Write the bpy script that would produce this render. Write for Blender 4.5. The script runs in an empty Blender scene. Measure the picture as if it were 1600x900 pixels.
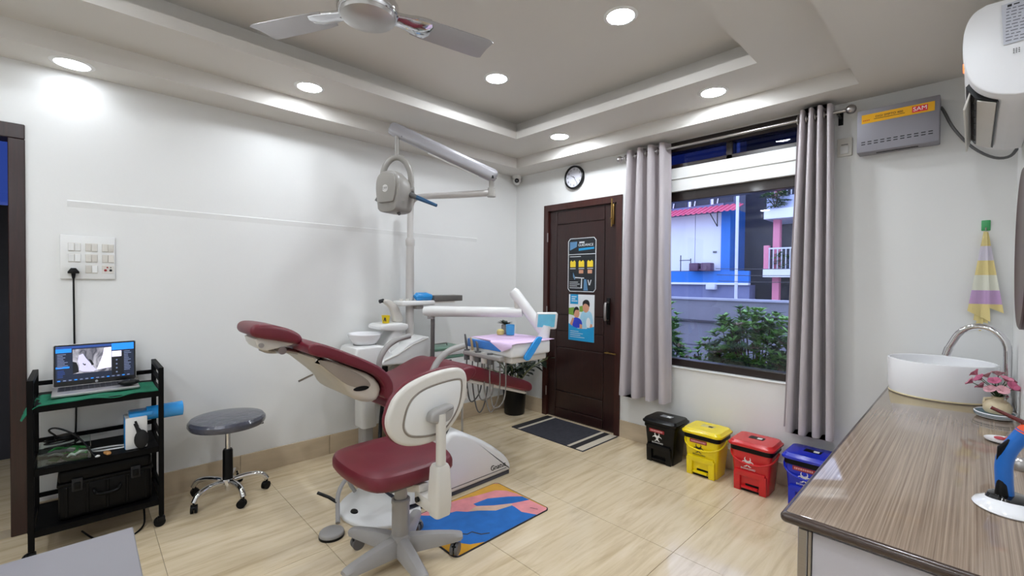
import bpy, bmesh, math, random
from mathutils import Vector, Matrix, Euler
random.seed(7)
R = math.radians
SC = bpy.context.scene
COL = SC.collection

# ------------------------------------------------------------------ camera
cam_d = bpy.data.cameras.new('camera'); cam = bpy.data.objects.new('camera', cam_d); COL.objects.link(cam)
YAW, PIT, ROL = 0.8026, -0.0165, 0.0097
fw = Vector((-math.sin(YAW)*math.cos(PIT), math.cos(YAW)*math.cos(PIT), math.sin(PIT)))
rt = Vector((math.cos(YAW), math.sin(YAW), 0)); up = rt.cross(fw)
r2 = rt*math.cos(ROL)+up*math.sin(ROL); u2 = up*math.cos(ROL)-rt*math.sin(ROL)
m3 = Matrix((r2, u2, -fw)).transposed()
cam.matrix_world = Matrix.Translation((3.4245, -3.3659, 1.3461)) @ m3.to_4x4()
cam_d.sensor_width = 36; cam_d.lens = 696.3/1600*36; cam_d.clip_start = 0.02; cam_d.clip_end = 200
SC.camera = cam

# ------------------------------------------------------------------ world, exposure
w = bpy.data.worlds.new('dusk_sky'); SC.world = w; w.use_nodes = True
bg = w.node_tree.nodes['Background']; bg.inputs[0].default_value = (0.74, 0.80, 1.0, 1); bg.inputs[1].default_value = 3.6
SC.view_settings.view_transform = 'Standard'; SC.view_settings.look = 'None'
SC.view_settings.gamma = 1; SC.view_settings.use_curve_mapping = False
SC.view_settings.exposure = 0.0
LAMP = 205.0          # emission of the recessed ceiling lights

# ------------------------------------------------------------------ materials
def lin(c):
    f = lambda v: v/12.92 if v <= .04045 else ((v+.055)/1.055)**2.4
    return tuple(f(v/255) for v in c)
MATS = {}
def mat(name, rgb, rough=.5, metal=0., var=0., vscale=8., bump=0., bscale=60., coat=0., emit=0., stretch=None, spec=None, sheen=0., trans=0., alpha=1.):
    if name in MATS: return MATS[name]
    m = bpy.data.materials.new(name); m.use_nodes = True
    nt = m.node_tree; p = nt.nodes['Principled BSDF']
    c = lin(rgb)
    p.inputs['Base Color'].default_value = (*c, 1); p.inputs['Roughness'].default_value = rough
    p.inputs['Metallic'].default_value = metal
    if coat: p.inputs['Coat Weight'].default_value = coat; p.inputs['Coat Roughness'].default_value = .08
    if spec is not None: p.inputs['Specular IOR Level'].default_value = spec
    if sheen: p.inputs['Sheen Weight'].default_value = sheen
    if trans: p.inputs['Transmission Weight'].default_value = trans
    if alpha < 1: p.inputs['Alpha'].default_value = alpha
    if emit:
        p.inputs['Emission Color'].default_value = (*c, 1); p.inputs['Emission Strength'].default_value = emit
    tc = nt.nodes.new('ShaderNodeTexCoord'); mp = nt.nodes.new('ShaderNodeMapping')
    nt.links.new(tc.outputs['Object'], mp.inputs['Vector'])
    if stretch: mp.inputs['Scale'].default_value = stretch
    if var:
        n = nt.nodes.new('ShaderNodeTexNoise'); n.inputs['Scale'].default_value = vscale; n.inputs['Detail'].default_value = 6
        nt.links.new(mp.outputs[0], n.inputs['Vector'])
        r = nt.nodes.new('ShaderNodeValToRGB'); r.color_ramp.elements[0].position = .3; r.color_ramp.elements[1].position = .72
        r.color_ramp.elements[0].color = (*[max(0, v*(1-var)) for v in c], 1); r.color_ramp.elements[1].color = (*[min(1, v*(1+var)) for v in c], 1)
        nt.links.new(n.outputs['Fac'], r.inputs['Fac']); nt.links.new(r.outputs[0], p.inputs['Base Color'])
        if emit: nt.links.new(r.outputs[0], p.inputs['Emission Color'])
    if bump:
        n2 = nt.nodes.new('ShaderNodeTexNoise'); n2.inputs['Scale'].default_value = bscale; n2.inputs['Detail'].default_value = 4
        nt.links.new(mp.outputs[0], n2.inputs['Vector'])
        b = nt.nodes.new('ShaderNodeBump'); b.inputs['Strength'].default_value = bump; b.inputs['Distance'].default_value = .01
        nt.links.new(n2.outputs['Fac'], b.inputs['Height']); nt.links.new(b.outputs[0], p.inputs['Normal'])
    MATS[name] = m
    return m

def glass_mat(name, tint, refl=1.0):
    m = bpy.data.materials.new(name); m.use_nodes = True; nt = m.node_tree; nt.nodes.clear()
    o = nt.nodes.new('ShaderNodeOutputMaterial'); mx = nt.nodes.new('ShaderNodeMixShader')
    t = nt.nodes.new('ShaderNodeBsdfTransparent'); g = nt.nodes.new('ShaderNodeBsdfGlossy'); f = nt.nodes.new('ShaderNodeFresnel')
    t.inputs[0].default_value = (*tint, 1); g.inputs['Roughness'].default_value = .01; f.inputs['IOR'].default_value = 1.45
    mu = nt.nodes.new('ShaderNodeMath'); mu.operation = 'MULTIPLY'; mu.inputs[1].default_value = refl
    nt.links.new(f.outputs[0], mu.inputs[0])
    nt.links.new(mu.outputs[0], mx.inputs[0]); nt.links.new(t.outputs[0], mx.inputs[1]); nt.links.new(g.outputs[0], mx.inputs[2])
    nt.links.new(mx.outputs[0], o.inputs[0]); MATS[name] = m
    return m

WALL = mat('wall_paint', (226, 226, 224), .42, var=.012, vscale=1.2, bump=.02, bscale=90)
CEIL = mat('ceiling_paint', (214, 210, 204), .6, var=.015, vscale=1.0)
WHITE = mat('white_plastic', (226, 226, 224), .3, var=.02, vscale=5)
OFFW = mat('offwhite_plastic', (210, 206, 198), .35, var=.03, vscale=6)
GREYP = mat('grey_plastic', (158, 155, 152), .4, var=.04, vscale=6)
DGREY = mat('dark_grey_plastic', (92, 92, 92), .45, var=.05)
BLACK = mat('black_plastic', (6, 6, 7), .35, var=.1, spec=.25)
BLACKM = mat('black_powdercoat', (4, 4, 5), .5, var=.1, bump=.03, bscale=300, spec=.12)
MAROON = mat('maroon_leatherette', (104, 28, 41), .38, var=.08, vscale=7, bump=.06, bscale=220)
CHROME = mat('chrome', (220, 220, 222), .08, 1.0)
STEEL = mat('brushed_steel', (176, 172, 170), .28, 1.0, var=.06, vscale=30, stretch=(1, 30, 30))
BRASS = mat('antique_brass', (150, 120, 70), .3, 1.0, var=.1)
WOODD = mat('dark_door_wood', (42, 18, 16), .32, var=.35, vscale=9, stretch=(14, 14, .7), bump=.06, bscale=30, coat=.25)
WOODF = mat('door_frame_wood', (60, 28, 23), .35, var=.35, vscale=9, stretch=(14, 14, .7), bump=.06, bscale=30, coat=.2)
WINF = mat('window_frame_wood', (30, 18, 16), .35, var=.25, vscale=10, stretch=(1, 12, 12), coat=.2)
CERAM = mat('white_ceramic', (240, 240, 242), .08, coat=.5, var=.01)
BLUEP = mat('blue_film', (40, 150, 225), .25, var=.08, vscale=12, coat=.3)
CURT = mat('grey_curtain_satin', (180, 172, 175), .42, var=.05, vscale=14, bump=.08, bscale=400, stretch=(1, 1, .2), sheen=.3)
GROUT = mat('tile_grout', (176, 160, 136), .8, var=.05)

def floor_mat():
    m = bpy.data.materials.new('vitrified_tile'); m.use_nodes = True; nt = m.node_tree; p = nt.nodes['Principled BSDF']
    tc = nt.nodes.new('ShaderNodeTexCoord'); mp = nt.nodes.new('ShaderNodeMapping'); mp.inputs['Scale'].default_value = (9, .9, 1)
    geo = nt.nodes.new('ShaderNodeNewGeometry'); nt.links.new(geo.outputs['Position'], mp.inputs['Vector'])
    n = nt.nodes.new('ShaderNodeTexNoise'); n.inputs['Scale'].default_value = 2.2; n.inputs['Detail'].default_value = 9; n.inputs['Roughness'].default_value = .62; n.inputs['Distortion'].default_value = .5
    nt.links.new(mp.outputs[0], n.inputs['Vector'])
    r = nt.nodes.new('ShaderNodeValToRGB'); e = r.color_ramp.elements
    e[0].position = .30; e[0].color = (*lin((194, 172, 138)), 1); e[1].position = .70; e[1].color = (*lin((226, 209, 180)), 1)
    k = r.color_ramp.elements.new(.5); k.color = (*lin((217, 198, 165)), 1)
    nt.links.new(n.outputs['Fac'], r.inputs['Fac']); nt.links.new(r.outputs[0], p.inputs['Base Color'])
    p.inputs['Roughness'].default_value = .11; p.inputs['Specular IOR Level'].default_value = .6
    return m
TILE = floor_mat()
BASET = mat('baseboard_tile', (196, 178, 152), .2, var=.08, vscale=5, stretch=(1, 1, 4))

def laminate():
    m = bpy.data.materials.new('laminate_worktop'); m.use_nodes = True; nt = m.node_tree; p = nt.nodes['Principled BSDF']
    geo = nt.nodes.new('ShaderNodeNewGeometry'); mp = nt.nodes.new('ShaderNodeMapping'); mp.inputs['Scale'].default_value = (120, .6, .01)
    nt.links.new(geo.outputs['Position'], mp.inputs['Vector'])
    n = nt.nodes.new('ShaderNodeTexNoise'); n.inputs['Scale'].default_value = 1.6; n.inputs['Detail'].default_value = 7; n.inputs['Roughness'].default_value = .7
    nt.links.new(mp.outputs[0], n.inputs['Vector'])
    r = nt.nodes.new('ShaderNodeValToRGB'); e = r.color_ramp.elements
    e[0].position = .30; e[0].color = (*lin((104, 86, 73)), 1); e[1].position = .66; e[1].color = (*lin((168, 150, 132)), 1)
    nt.links.new(n.outputs['Fac'], r.inputs['Fac']); nt.links.new(r.outputs[0], p.inputs['Base Color'])
    p.inputs['Roughness'].default_value = .06; p.inputs['Specular IOR Level'].default_value = .5
    return m
LAMI = laminate()

# ------------------------------------------------------------------ mesh helpers
class M:
    def __init__(s): s.b = bmesh.new()
    def _xf(s, vs, mtx):
        for v in vs: v.co = mtx @ v.co
    def box(s, c, d, rot=None, bev=0., seg=2):
        g = bmesh.ops.create_cube(s.b, size=1); vs = g['verts']
        for v in vs: v.co = Vector((v.co.x*d[0], v.co.y*d[1], v.co.z*d[2]))
        if bev > 0:
            es = list({e for v in vs for e in v.link_edges})
            q = bmesh.ops.bevel(s.b, geom=es, offset=min(bev, min(d)*.49), segments=seg, affect='EDGES', profile=.5)
            vs = list({v for f in q['faces'] for v in f.verts} | {v for v in vs if v.is_valid})
        mt = Matrix.Translation(c) @ (Euler(rot).to_matrix().to_4x4() if rot else Matrix())
        s._xf(vs, mt); return s
    def bb(s, a, b, bev=0., seg=2):
        return s.box([(a[i]+b[i])/2 for i in range(3)], [abs(b[i]-a[i]) for i in range(3)], None, bev, seg)
    def rings(s, rings, cap=True, close=True):
        V = [[s.b.verts.new(p) for p in r] for r in rings]; n = len(V[0])
        for i in range(len(V)-1):
            for j in range(n if close else n-1):
                k = (j+1) % n
                try: s.b.faces.new((V[i][j], V[i][k], V[i+1][k], V[i+1][j]))
                except ValueError: pass
        if cap:
            for r in (V[0][::-1], V[-1]):
                try: s.b.faces.new(r)
                except ValueError: pass
        return s
    def tube(s, pts, r, seg=10, cap=True, flat=1.0):
        P = [Vector(p) for p in pts]; rr = r if isinstance(r, (list, tuple)) else [r]*len(P)
        T = []
        for i in range(len(P)):
            a = P[max(0, i-1)]; b = P[min(len(P)-1, i+1)]; T.append((b-a).normalized())
        n = T[0].orthogonal().normalized()
        if abs(T[0].z) < .99:
            n = T[0].cross(Vector((0, 0, 1))).normalized()
        out = []
        for i, p in enumerate(P):
            n = (n - T[i]*n.dot(T[i]));
            n = n.normalized() if n.length > 1e-6 else T[i].orthogonal().normalized()
            bn = T[i].cross(n)
            out.append([p+n*math.cos(2*math.pi*j/seg)*rr[i]+bn*math.sin(2*math.pi*j/seg)*rr[i]*flat for j in range(seg)])
        return s.rings(out, cap)
    def cyl(s, a, b, r, r1=None, seg=20): return s.tube([a, b], [r, r if r1 is None else r1], seg)
    def lathe(s, prof, c=(0, 0, 0), mtx=None, seg=28, sx=1., sy=1.):
        mt = Matrix.Translation(c) @ (mtx.to_4x4() if mtx else Matrix())
        out = [[mt @ Vector((max(r, 1e-4)*math.cos(2*math.pi*j/seg)*sx, max(r, 1e-4)*math.sin(2*math.pi*j/seg)*sy, z)) for j in range(seg)] for r, z in prof]
        return s.rings(out, True)
    def ell(s, c, r, rot=None, u=18, v=10):
        g = bmesh.ops.create_uvsphere(s.b, u_segments=u, v_segments=v, radius=1)
        mt = Matrix.Translation(c) @ (Euler(rot).to_matrix().to_4x4() if rot else Matrix()) @ Matrix.Diagonal((*r, 1))
        s._xf(g['verts'], mt); return s
    def prism(s, poly, ax, a0, a1, r=0., k=4, mtx=None):
        # poly 2-D outline extruded along ax, with rounded rims of radius r
        P = [Vector(p) for p in poly]; n = len(P)
        area = sum(P[i].x*P[(i+1) % n].y-P[(i+1) % n].x*P[i].y for i in range(n))
        if area < 0: P.reverse()
        N = []
        for i in range(n):
            d0 = (P[i]-P[i-1]).normalized(); d1 = (P[(i+1) % n]-P[i]).normalized()
            t = (d0+d1); t = t.normalized() if t.length > 1e-6 else d0
            cs = max(.5, t.dot(d0)); N.append(Vector((-t.y, t.x))/cs)
        def mk(ins, a):
            o = []
            for p, q in zip(P, N):
                z = p+q*ins
                v = {'x': Vector((a, z.x, z.y)), 'y': Vector((z.x, a, z.y)), 'z': Vector((z.x, z.y, a))}[ax]
                o.append(mtx @ v if mtx else v)
            return o
        rg = []
        if r > 0:
            for i in range(k+1):
                t = math.pi/2*i/k; rg.append(mk(r*(1-math.sin(t)), a0+r*(1-math.cos(t))))
            for i in range(k+1):
                t = math.pi/2*(k-i)/k; rg.append(mk(r*(1-math.sin(t)), a1-r*(1-math.cos(t))))
        else: rg = [mk(0, a0), mk(0, a1)]
        return s.rings(rg, True)
    def poly(s, pts):
        s.b.faces.new([s.b.verts.new(p) for p in pts]); return s

def chaikin(p, n=2, closed=True):
    p = [tuple(q) for q in p]
    for _ in range(n):
        o = []; L = len(p)
        rng = range(L) if closed else range(L-1)
        if not closed: o.append(p[0])
        for i in rng:
            a = p[i]; b = p[(i+1) % L]
            o.append(tuple(x*.75+y*.25 for x, y in zip(a, b))); o.append(tuple(x*.25+y*.75 for x, y in zip(a, b)))
        if not closed: o.append(p[-1])
        p = o
    return p
def rrect(cx, cy, wx, wy, r, k=4):
    o = []
    for (sx, sy, a0) in ((1, 1, 0), (-1, 1, 90), (-1, -1, 180), (1, -1, 270)):
        for i in range(k+1):
            a = R(a0+90*i/k); o.append((cx+sx*(wx/2-r)+r*math.cos(a), cy+sy*(wy/2-r)+r*math.sin(a)))
    return o
def circ(cx, cy, r, n=24): return [(cx+r*math.cos(2*math.pi*i/n), cy+r*math.sin(2*math.pi*i/n)) for i in range(n)]

def tagobj(o, label=None, cat=None, group=None, kind=None):
    if label: o['label'] = label
    if cat: o['category'] = cat
    if group: o['group'] = group
    if kind: o['kind'] = kind
    return o
def root_of(o):
    while o.parent: o = o.parent
    return o
def link(name, m, material, parent=None, world=True, smooth=35):
    me = bpy.data.meshes.new(name)
    bmesh.ops.recalc_face_normals(m.b, faces=m.b.faces[:])
    if parent is not None and world:
        l = root_of(parent).location
        for v in m.b.verts: v.co -= l
    off = None
    if parent is None:
        xs = [v.co.x for v in m.b.verts]; ys = [v.co.y for v in m.b.verts]; zs = [v.co.z for v in m.b.verts]
        off = Vector(((min(xs)+max(xs))/2, (min(ys)+max(ys))/2, min(zs)))
        for v in m.b.verts: v.co -= off
    m.b.to_mesh(me); m.b.free()
    if smooth:
        me.shade_smooth(); me.set_sharp_from_angle(angle=R(smooth))
    me.materials.append(material)
    o = bpy.data.objects.new(name, me); COL.objects.link(o)
    if off is not None: o.location = off
    if parent is not None: o.parent = parent
    return o
def part(name, m, material, parent, label=None, world=True, smooth=35):
    o = link(name, m, material, parent, world, smooth)
    if label: o['label'] = label
    return o
def thing(name, label, cat, loc, group=None):
    o = bpy.data.objects.new(name, None); COL.objects.link(o); o.location = loc; o.empty_display_size = .05
    return tagobj(o, label, cat, group)
def single(name, m, material, label, cat, group=None, smooth=35):
    return tagobj(link(name, m, material, None, True, smooth), label, cat, group)
def struct(name, m, material, smooth=0):
    return tagobj(link(name, m, material, None, True, smooth), kind='structure')
def dup(root, loc, label=None, rotz=None):
    r = root.copy(); COL.objects.link(r); r.location = loc
    if rotz is not None: r.rotation_euler.z = rotz
    if label: r['label'] = label
    for ch in list(root.children):
        c = ch.copy(); COL.objects.link(c); c.parent = r
        for g in list(ch.children):
            d = g.copy(); COL.objects.link(d); d.parent = c
    return r
def share(src, parent, mtx):
    c = src.copy(); COL.objects.link(c); c.parent = parent; c.matrix_local = mtx
    return c
def text_mesh(name, s, size, mtx, material, parent, ext=.0004, align='CENTER'):
    cu = bpy.data.curves.new(name, 'FONT'); cu.body = s; cu.size = size; cu.extrude = ext; cu.align_x = align; cu.align_y = 'CENTER'
    to = bpy.data.objects.new(name+'_tmp', cu); COL.objects.link(to)
    bpy.context.view_layer.update()
    me = bpy.data.meshes.new_from_object(to.evaluated_get(bpy.context.evaluated_depsgraph_get()))
    bpy.data.objects.remove(to); bpy.data.curves.remove(cu)
    l = root_of(parent).location if parent else Vector()
    for v in me.vertices: v.co = (mtx @ v.co) - l
    me.materials.clear(); me.materials.append(material); me.name = name
    o = bpy.data.objects.new(name, me); COL.objects.link(o); o.parent = parent
    return o
def frame(o, x, y):      # matrix: local x -> x, local y -> y, origin o
    x = Vector(x).normalized(); y = Vector(y).normalized(); z = x.cross(y)
    m = Matrix((x, y, z)).transposed().to_4x4(); m.translation = o
    return m

# ================================================================== SETTING
W, YR, H1, H2, HL, H3 = 3.567, -5.1, 2.4514, 2.5502, 2.6103, 2.728
S1, S2, R1, R2 = .2758, .7011, 2.9652, 2.5802
DX1, DX2, DH, BB = .4065, 1.3078, 2.1, .147
# floor with separate tiles
m = M(); m.bb((-.12, YR, -.06), (W, 0, -.004)); floor = struct('floor', m, GROUT)
xs = [0, .01, 1.21, 2.41, W]; ys = [0, -.636, -1.25, -1.864, -2.478, -3.092, -3.706, -4.32, -4.934, YR]
for i in range(1, 4):
    for j in range(len(ys)-1):
        x0 = xs[i] if i > 1 else 0
        m = M(); m.bb((x0+.0012, ys[j+1]+.0012, -.0045), (xs[i+1]-.0012, ys[j]-.0012, 0)); part('tile', m, TILE, floor, smooth=0)
# walls
m = M()
m.bb((-.12, -3.60, 0), (0, 0, 2.85)); m.bb((-.12, -4.58, 2.09), (0, -3.60, 2.85)); m.bb((-.12, YR, 0), (0, -4.58, 2.85))
struct('wall_left', m, WALL)
WX0, WX1, WZ0, WZ1 = 1.60, 2.76, .684, 2.06
TZ0, TZ1 = 2.24, 2.449
m = M()
m.bb((-.12, 0, 0), (DX1, .16, 2.85)); m.bb((DX1, 0, DH), (DX2, .16, 2.85)); m.bb((DX2, 0, 0), (WX0, .16, 2.85))
m.bb((WX0, 0, 0), (WX1, .16, WZ0)); m.bb((WX0, 0, WZ1), (WX1, .16, TZ0)); m.bb((WX0, 0, TZ1), (WX1, .16, 2.85)); m.bb((WX1, 0, 0), (W+.12, .16, 2.85))
struct('wall_back', m, WALL)
m = M(); m.bb((W, YR-.12, 0), (W+.12, 0, 2.85)); struct('wall_right', m, WALL)
m = M(); m.bb((-.12, YR-.12, 0), (W, YR, 2.85)); struct('wall_rear', m, WALL)
# ceiling: low soffit ring, second ring, lip with a set-back, raised centre
RY1, RY2 = -4.83, -4.40
m = M(); m.bb((-.12, YR-.12, H3), (W+.12, .16, 2.9)); ceil = struct('ceiling', m, CEIL)
m = M()
m.bb((0, YR, H1), (S1, 0, H3)); m.bb((S1, -S1, H1), (R1, 0, H3)); m.bb((R1, YR, H1), (W, 0, H3)); m.bb((S1, YR, H1), (R1, RY1, H3))
part('soffit', m, CEIL, ceil, smooth=0)
m = M()
m.bb((S1, RY1, H2), (S2, -S1, HL)); m.bb((S2, -S2, H2), (R2, -S1, HL)); m.bb((R2, RY1, H2), (R1, -S1, HL)); m.bb((S2, RY1, H2), (R2, RY2, HL))
part('cove_lip', m, CEIL, ceil, smooth=0)
m = M(); q = .11
m.bb((S1, RY1, HL), (S2-q, -S1, H3)); m.bb((S2-q, -S2+q, HL), (R2+q, -S1, H3)); m.bb((R2+q, RY1, HL), (R1, -S1, H3)); m.bb((S2-q, RY1, HL), (R2+q, RY2-q, H3))
part('cove_upstand', m, CEIL, ceil, smooth=0)
# baseboards of separate tiles
def baseboard(name, segs, axis):
    root = None
    for k, (a, b) in enumerate(segs):
        m = M()
        if axis == 'y': m.bb((0, a+.001, 0), (.011, b-.001, BB), .0015, 1)
        else: m.bb((a+.001, -.011, 0), (b-.001, 0, BB), .0015, 1)
        if root is None: root = struct(name, m, BASET)
        else: part('baseboard_tile', m, BASET, root, smooth=0)
ys2 = [-3.573]+[-3.2, -2.6, -2.0, -1.4, -1.0, -.45, -.012]
baseboard('baseboard_left', list(zip(ys2[:-1], ys2[1:])), 'y')
baseboard('baseboard_back', [(.011, DX1-.002), (DX2+.002, 1.63), (1.63, 2.24), (2.24, 2.85), (2.85, 3.13)], 'x')

m = M(); m.prism([(-.001, 1.764), (.0042, 1.757), (.0036, 1.752), (-.001, 1.715)], 'y', -3.42, -.55); struct('highlight_ridge', m, WALL)  # added ridge on the left wall, its slope shaped to draw a highlight line
# back door
dr = thing('door_1', None, None, (.857, 0, 0)); tagobj(dr, kind='structure')
m = M(); m.bb((DX1, -.012, 0), (DX1+.055, .12, DH)); m.bb((DX2-.055, -.012, 0), (DX2, .12, DH)); m.bb((DX1+.055, -.012, DH-.06), (DX2-.055, .12, DH))
part('door_frame', m, WOODF, dr, smooth=0)
L0, L1 = DX1+.057, DX2-.057
m = M(); m.bb((DX1, .0, -.06), (DX2, .16, .003)); part('leak_sill', m, BASET, dr, smooth=0)  # added sill, closes the gap that leaked outside light under the leaf
m = M(); m.bb((L0-.002, .022, .0035), (L1+.002, .055, DH-.060)); leaf = part('door_leaf', m, WOODD, dr, smooth=0)
def dpanel(x0, x1, z0, z1):
    m = M(); m.bb((x0+.003, .010, z0+.003), (x1-.003, .026, z1-.003), .003, 1); part('panel', m, WOODD, leaf, smooth=0)
dpanel(L0, L0+.10, .01, 2.03); dpanel(L1-.13, L1, .01, 2.03); dpanel(L0+.10, L1-.13, 1.90, 2.03); dpanel(L0+.10, L1-.13, .01, .10)
for a, b in ((.10, .27), (.27, .70), (.70, .86), (.86, 1.02), (1.02, 1.90)): dpanel(L0+.10, L1-.13, a, b)
for z in (.25, 1.05, 1.78):
    m = M(); m.cyl((L0-.002, -.014, z-.045), (L0-.002, -.014, z+.045), .006, seg=10); part('hinge', m, STEEL, dr)
m = M(); m.bb((1.155, -.002, .96), (1.19, .011, 1.20), .004); h = part('handle_plate', m, BLACK, dr)
m = M(); m.tube([(1.172, -.002, 1.00), (1.172, -.04, 1.005), (1.172, -.045, 1.03), (1.172, -.045, 1.13), (1.172, -.04, 1.155), (1.172, -.002, 1.16)], .013, 10, flat=.7); part('door_handle', m, STEEL, h)
m = M(); m.bb((1.19, -.006, 1.85), (1.222, .011, 2.03), .003); h = part('tower_bolt_plate', m, BRASS, dr)
m = M(); m.cyl((1.206, -.012, 1.83), (1.206, -.012, 2.075), .007, seg=10); m.cyl((1.206, -.012, 1.9), (1.206, -.035, 1.9), .005, seg=8); part('tower_bolt', m, BRASS, h)
m = M(); m.cyl((1.15, -.012, .712), (1.275, -.024, .712), .006, seg=10); m.cyl((1.17, .01, .712), (1.17, -.016, .712), .01, seg=10); part('latch_bar', m, BRASS, dr)

# open doorway in the left wall and the dim space behind it
d2 = thing('door_2', None, None, (0, -4.1, 0)); tagobj(d2, kind='structure')
m = M(); m.bb((-.125, -3.633, 0), (.014, -3.573, 2.049), .003, 1); part('door_jamb', m, WOODD, d2, smooth=0)
m = M(); m.bb((-.125, -4.61, 0), (.014, -4.55, 2.049), .003, 1); part('door_jamb', m, WOODD, d2, smooth=0)
m = M(); m.bb((-.125, -4.61, 2.05), (.014, -3.573, 2.125), .003, 1); part('door_head', m, WOODD, d2, smooth=0)
m = M(); m.bb((-1.5, -4.9, -.06), (-.12, -3.3, -.002)); struct('floor_corridor', m, TILE)
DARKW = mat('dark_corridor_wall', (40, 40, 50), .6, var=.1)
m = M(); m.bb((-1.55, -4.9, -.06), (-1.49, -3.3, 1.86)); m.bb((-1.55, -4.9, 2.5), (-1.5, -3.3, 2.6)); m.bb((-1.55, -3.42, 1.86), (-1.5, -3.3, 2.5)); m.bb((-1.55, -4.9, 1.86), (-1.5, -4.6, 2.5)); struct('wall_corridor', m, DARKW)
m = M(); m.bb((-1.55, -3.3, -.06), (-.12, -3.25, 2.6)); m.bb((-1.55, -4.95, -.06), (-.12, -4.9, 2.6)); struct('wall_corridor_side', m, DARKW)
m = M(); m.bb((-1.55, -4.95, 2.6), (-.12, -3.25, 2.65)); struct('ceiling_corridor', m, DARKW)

# window
GL = glass_mat('window_glass', (.80, .86, .97)); GLT = glass_mat('tinted_glass', (.10, .14, .28))
w2 = thing('window_2', None, None, (-1.53, -4.0, 1.86)); tagobj(w2, kind='structure')
m = M(); m.bb((-1.53, -4.6, 1.86), (-1.525, -3.42, 2.5)); part('pane', m, GLT, w2, smooth=0)
win = thing('window_1', None, None, (2.18, .08, WZ0)); tagobj(win, kind='structure')
m = M(); f = .05
m.bb((WX0, .03, WZ0), (WX1, .11, WZ0+.055), .004, 1); m.bb((WX0, .03, WZ1-.075), (WX1, .11, WZ1), .004, 1)
m.bb((WX0, .03, WZ0), (WX0+f, .11, WZ1), .004, 1); m.bb((WX1-f, .03, WZ0), (WX1, .11, WZ1), .004, 1)
part('window_frame', m, WINF, win, smooth=0)
m = M(); m.bb((WX0+f, .066, WZ0+.055), (WX1-f, .071, WZ1-.075)); part('pane', m, GL, win, smooth=0)
m = M()
m.bb((WX0, .03, TZ0), (WX1, .11, TZ0+.04), .003, 1); m.bb((WX0, .01, TZ1-.075), (WX1, .11, TZ1), .003, 1)
m.bb((WX0, .03, TZ0), (WX0+f, .11, TZ1), .003, 1); m.bb((WX1-f, .03, TZ0), (WX1, .11, TZ1), .003, 1); m.bb((2.15, .03, TZ0), (2.195, .11, TZ1), .003, 1)
part('transom_frame', m, WINF, win, smooth=0)
for a, b in ((WX0+f, 2.15), (2.195, WX1-f)):
    m = M(); m.bb((a, .066, TZ0+.04), (b, .071, TZ1-.075)); part('pane', m, GLT, win, smooth=0)
m = M(); m.bb((WX0-.02, -.012, 2.152), (WX1+.02, .03, TZ0), .003, 1); struct('trim_1', m, WHITE)
m = M(); m.bb((WX0-.02, -.004, WZ1-.002), (WX1+.02, .03, 2.147), .003, 1); struct('trim_2', m, WHITE)
m = M(); m.bb((WX0-.02, -.012, WZ0-.012), (WX1+.02, .03, WZ0), .003, 1); struct('trim_3', m, WHITE)

# ================================================================== CEILING LIGHTS AND FAN
EMI = mat('lamp_diffuser', (240, 247, 255), .5, emit=LAMP)
EMID = mat('lamp_diffuser_dim', (240, 247, 255), .5, emit=LAMP*.13)
EMIM = mat('lamp_diffuser_mid', (240, 247, 255), .5, emit=LAMP*.6)
RIMW = mat('lamp_rim_white', (232, 232, 230), .35, var=.02)
def downlight(label):
    t = thing('downlight', label, 'ceiling light', (0, 0, 0), 'recessed round ceiling lights')
    m = M(); m.lathe([(.067, .0), (.070, -.006), (.082, -.005), (.089, -.001), (.089, .0)], seg=32); part('trim_ring', m, RIMW, t, world=False)
    m = M(); m.lathe([(.0001, -.0045), (.068, -.0045), (.068, -.0015), (.0001, -.0015)], seg=32); part('diffuser', m, EMI, t, world=False)
    return t
spots = [((.149, -3.395, H1), 'round white ceiling light in the low soffit beside the dark doorway'),
         ((.505, -2.33, H2), 'round white ceiling light in the left ledge above the wall, left of the fan'),
         ((1.01, -.50, H2), 'round white ceiling light in the back ledge above the wall clock'),
         ((2.26, -.49, H2), 'round white ceiling light in the back ledge above the window'),
         ((1.135, -1.32, H3), 'round white light in the raised ceiling just beyond the fan blade tip'),
         ((2.124, -1.343, H3), 'biggest round white light in the raised ceiling at the top of the picture'),
         ((3.22, -2.05, H1), 'round white ceiling light in the wide soffit above the counter'),
         ((1.18, -3.75, H3), 'round white light in the raised ceiling behind the fan, wall side'),
         ((2.15, -3.75, H3), 'round white light in the raised ceiling behind the fan, counter side'),
         ((3.22, -4.1, H1), 'round white ceiling light in the wide soffit behind the camera'),
         ((1.01, -4.62, H2), 'round white ceiling light in the rear ledge, doorway side'),
         ((2.26, -4.62, H2), 'round white ceiling light in the rear ledge, counter side')]
d0 = downlight(spots[0][1]); d0.location = spots[0][0]
dd_ = [dup(d0, p, l) for p, l in spots[1:]]
for ch in dd_[0].children:
    if ch.name.startswith('diffuser'):
        ch.data = ch.data.copy(); ch.data.materials[0] = EMIM
for ch in d0.children:          # the doorway lamp is turned down to soften its hot spot on the wall
    if ch.name.startswith('diffuser'):
        ch.data = ch.data.copy(); ch.data.materials[0] = EMID

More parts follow.
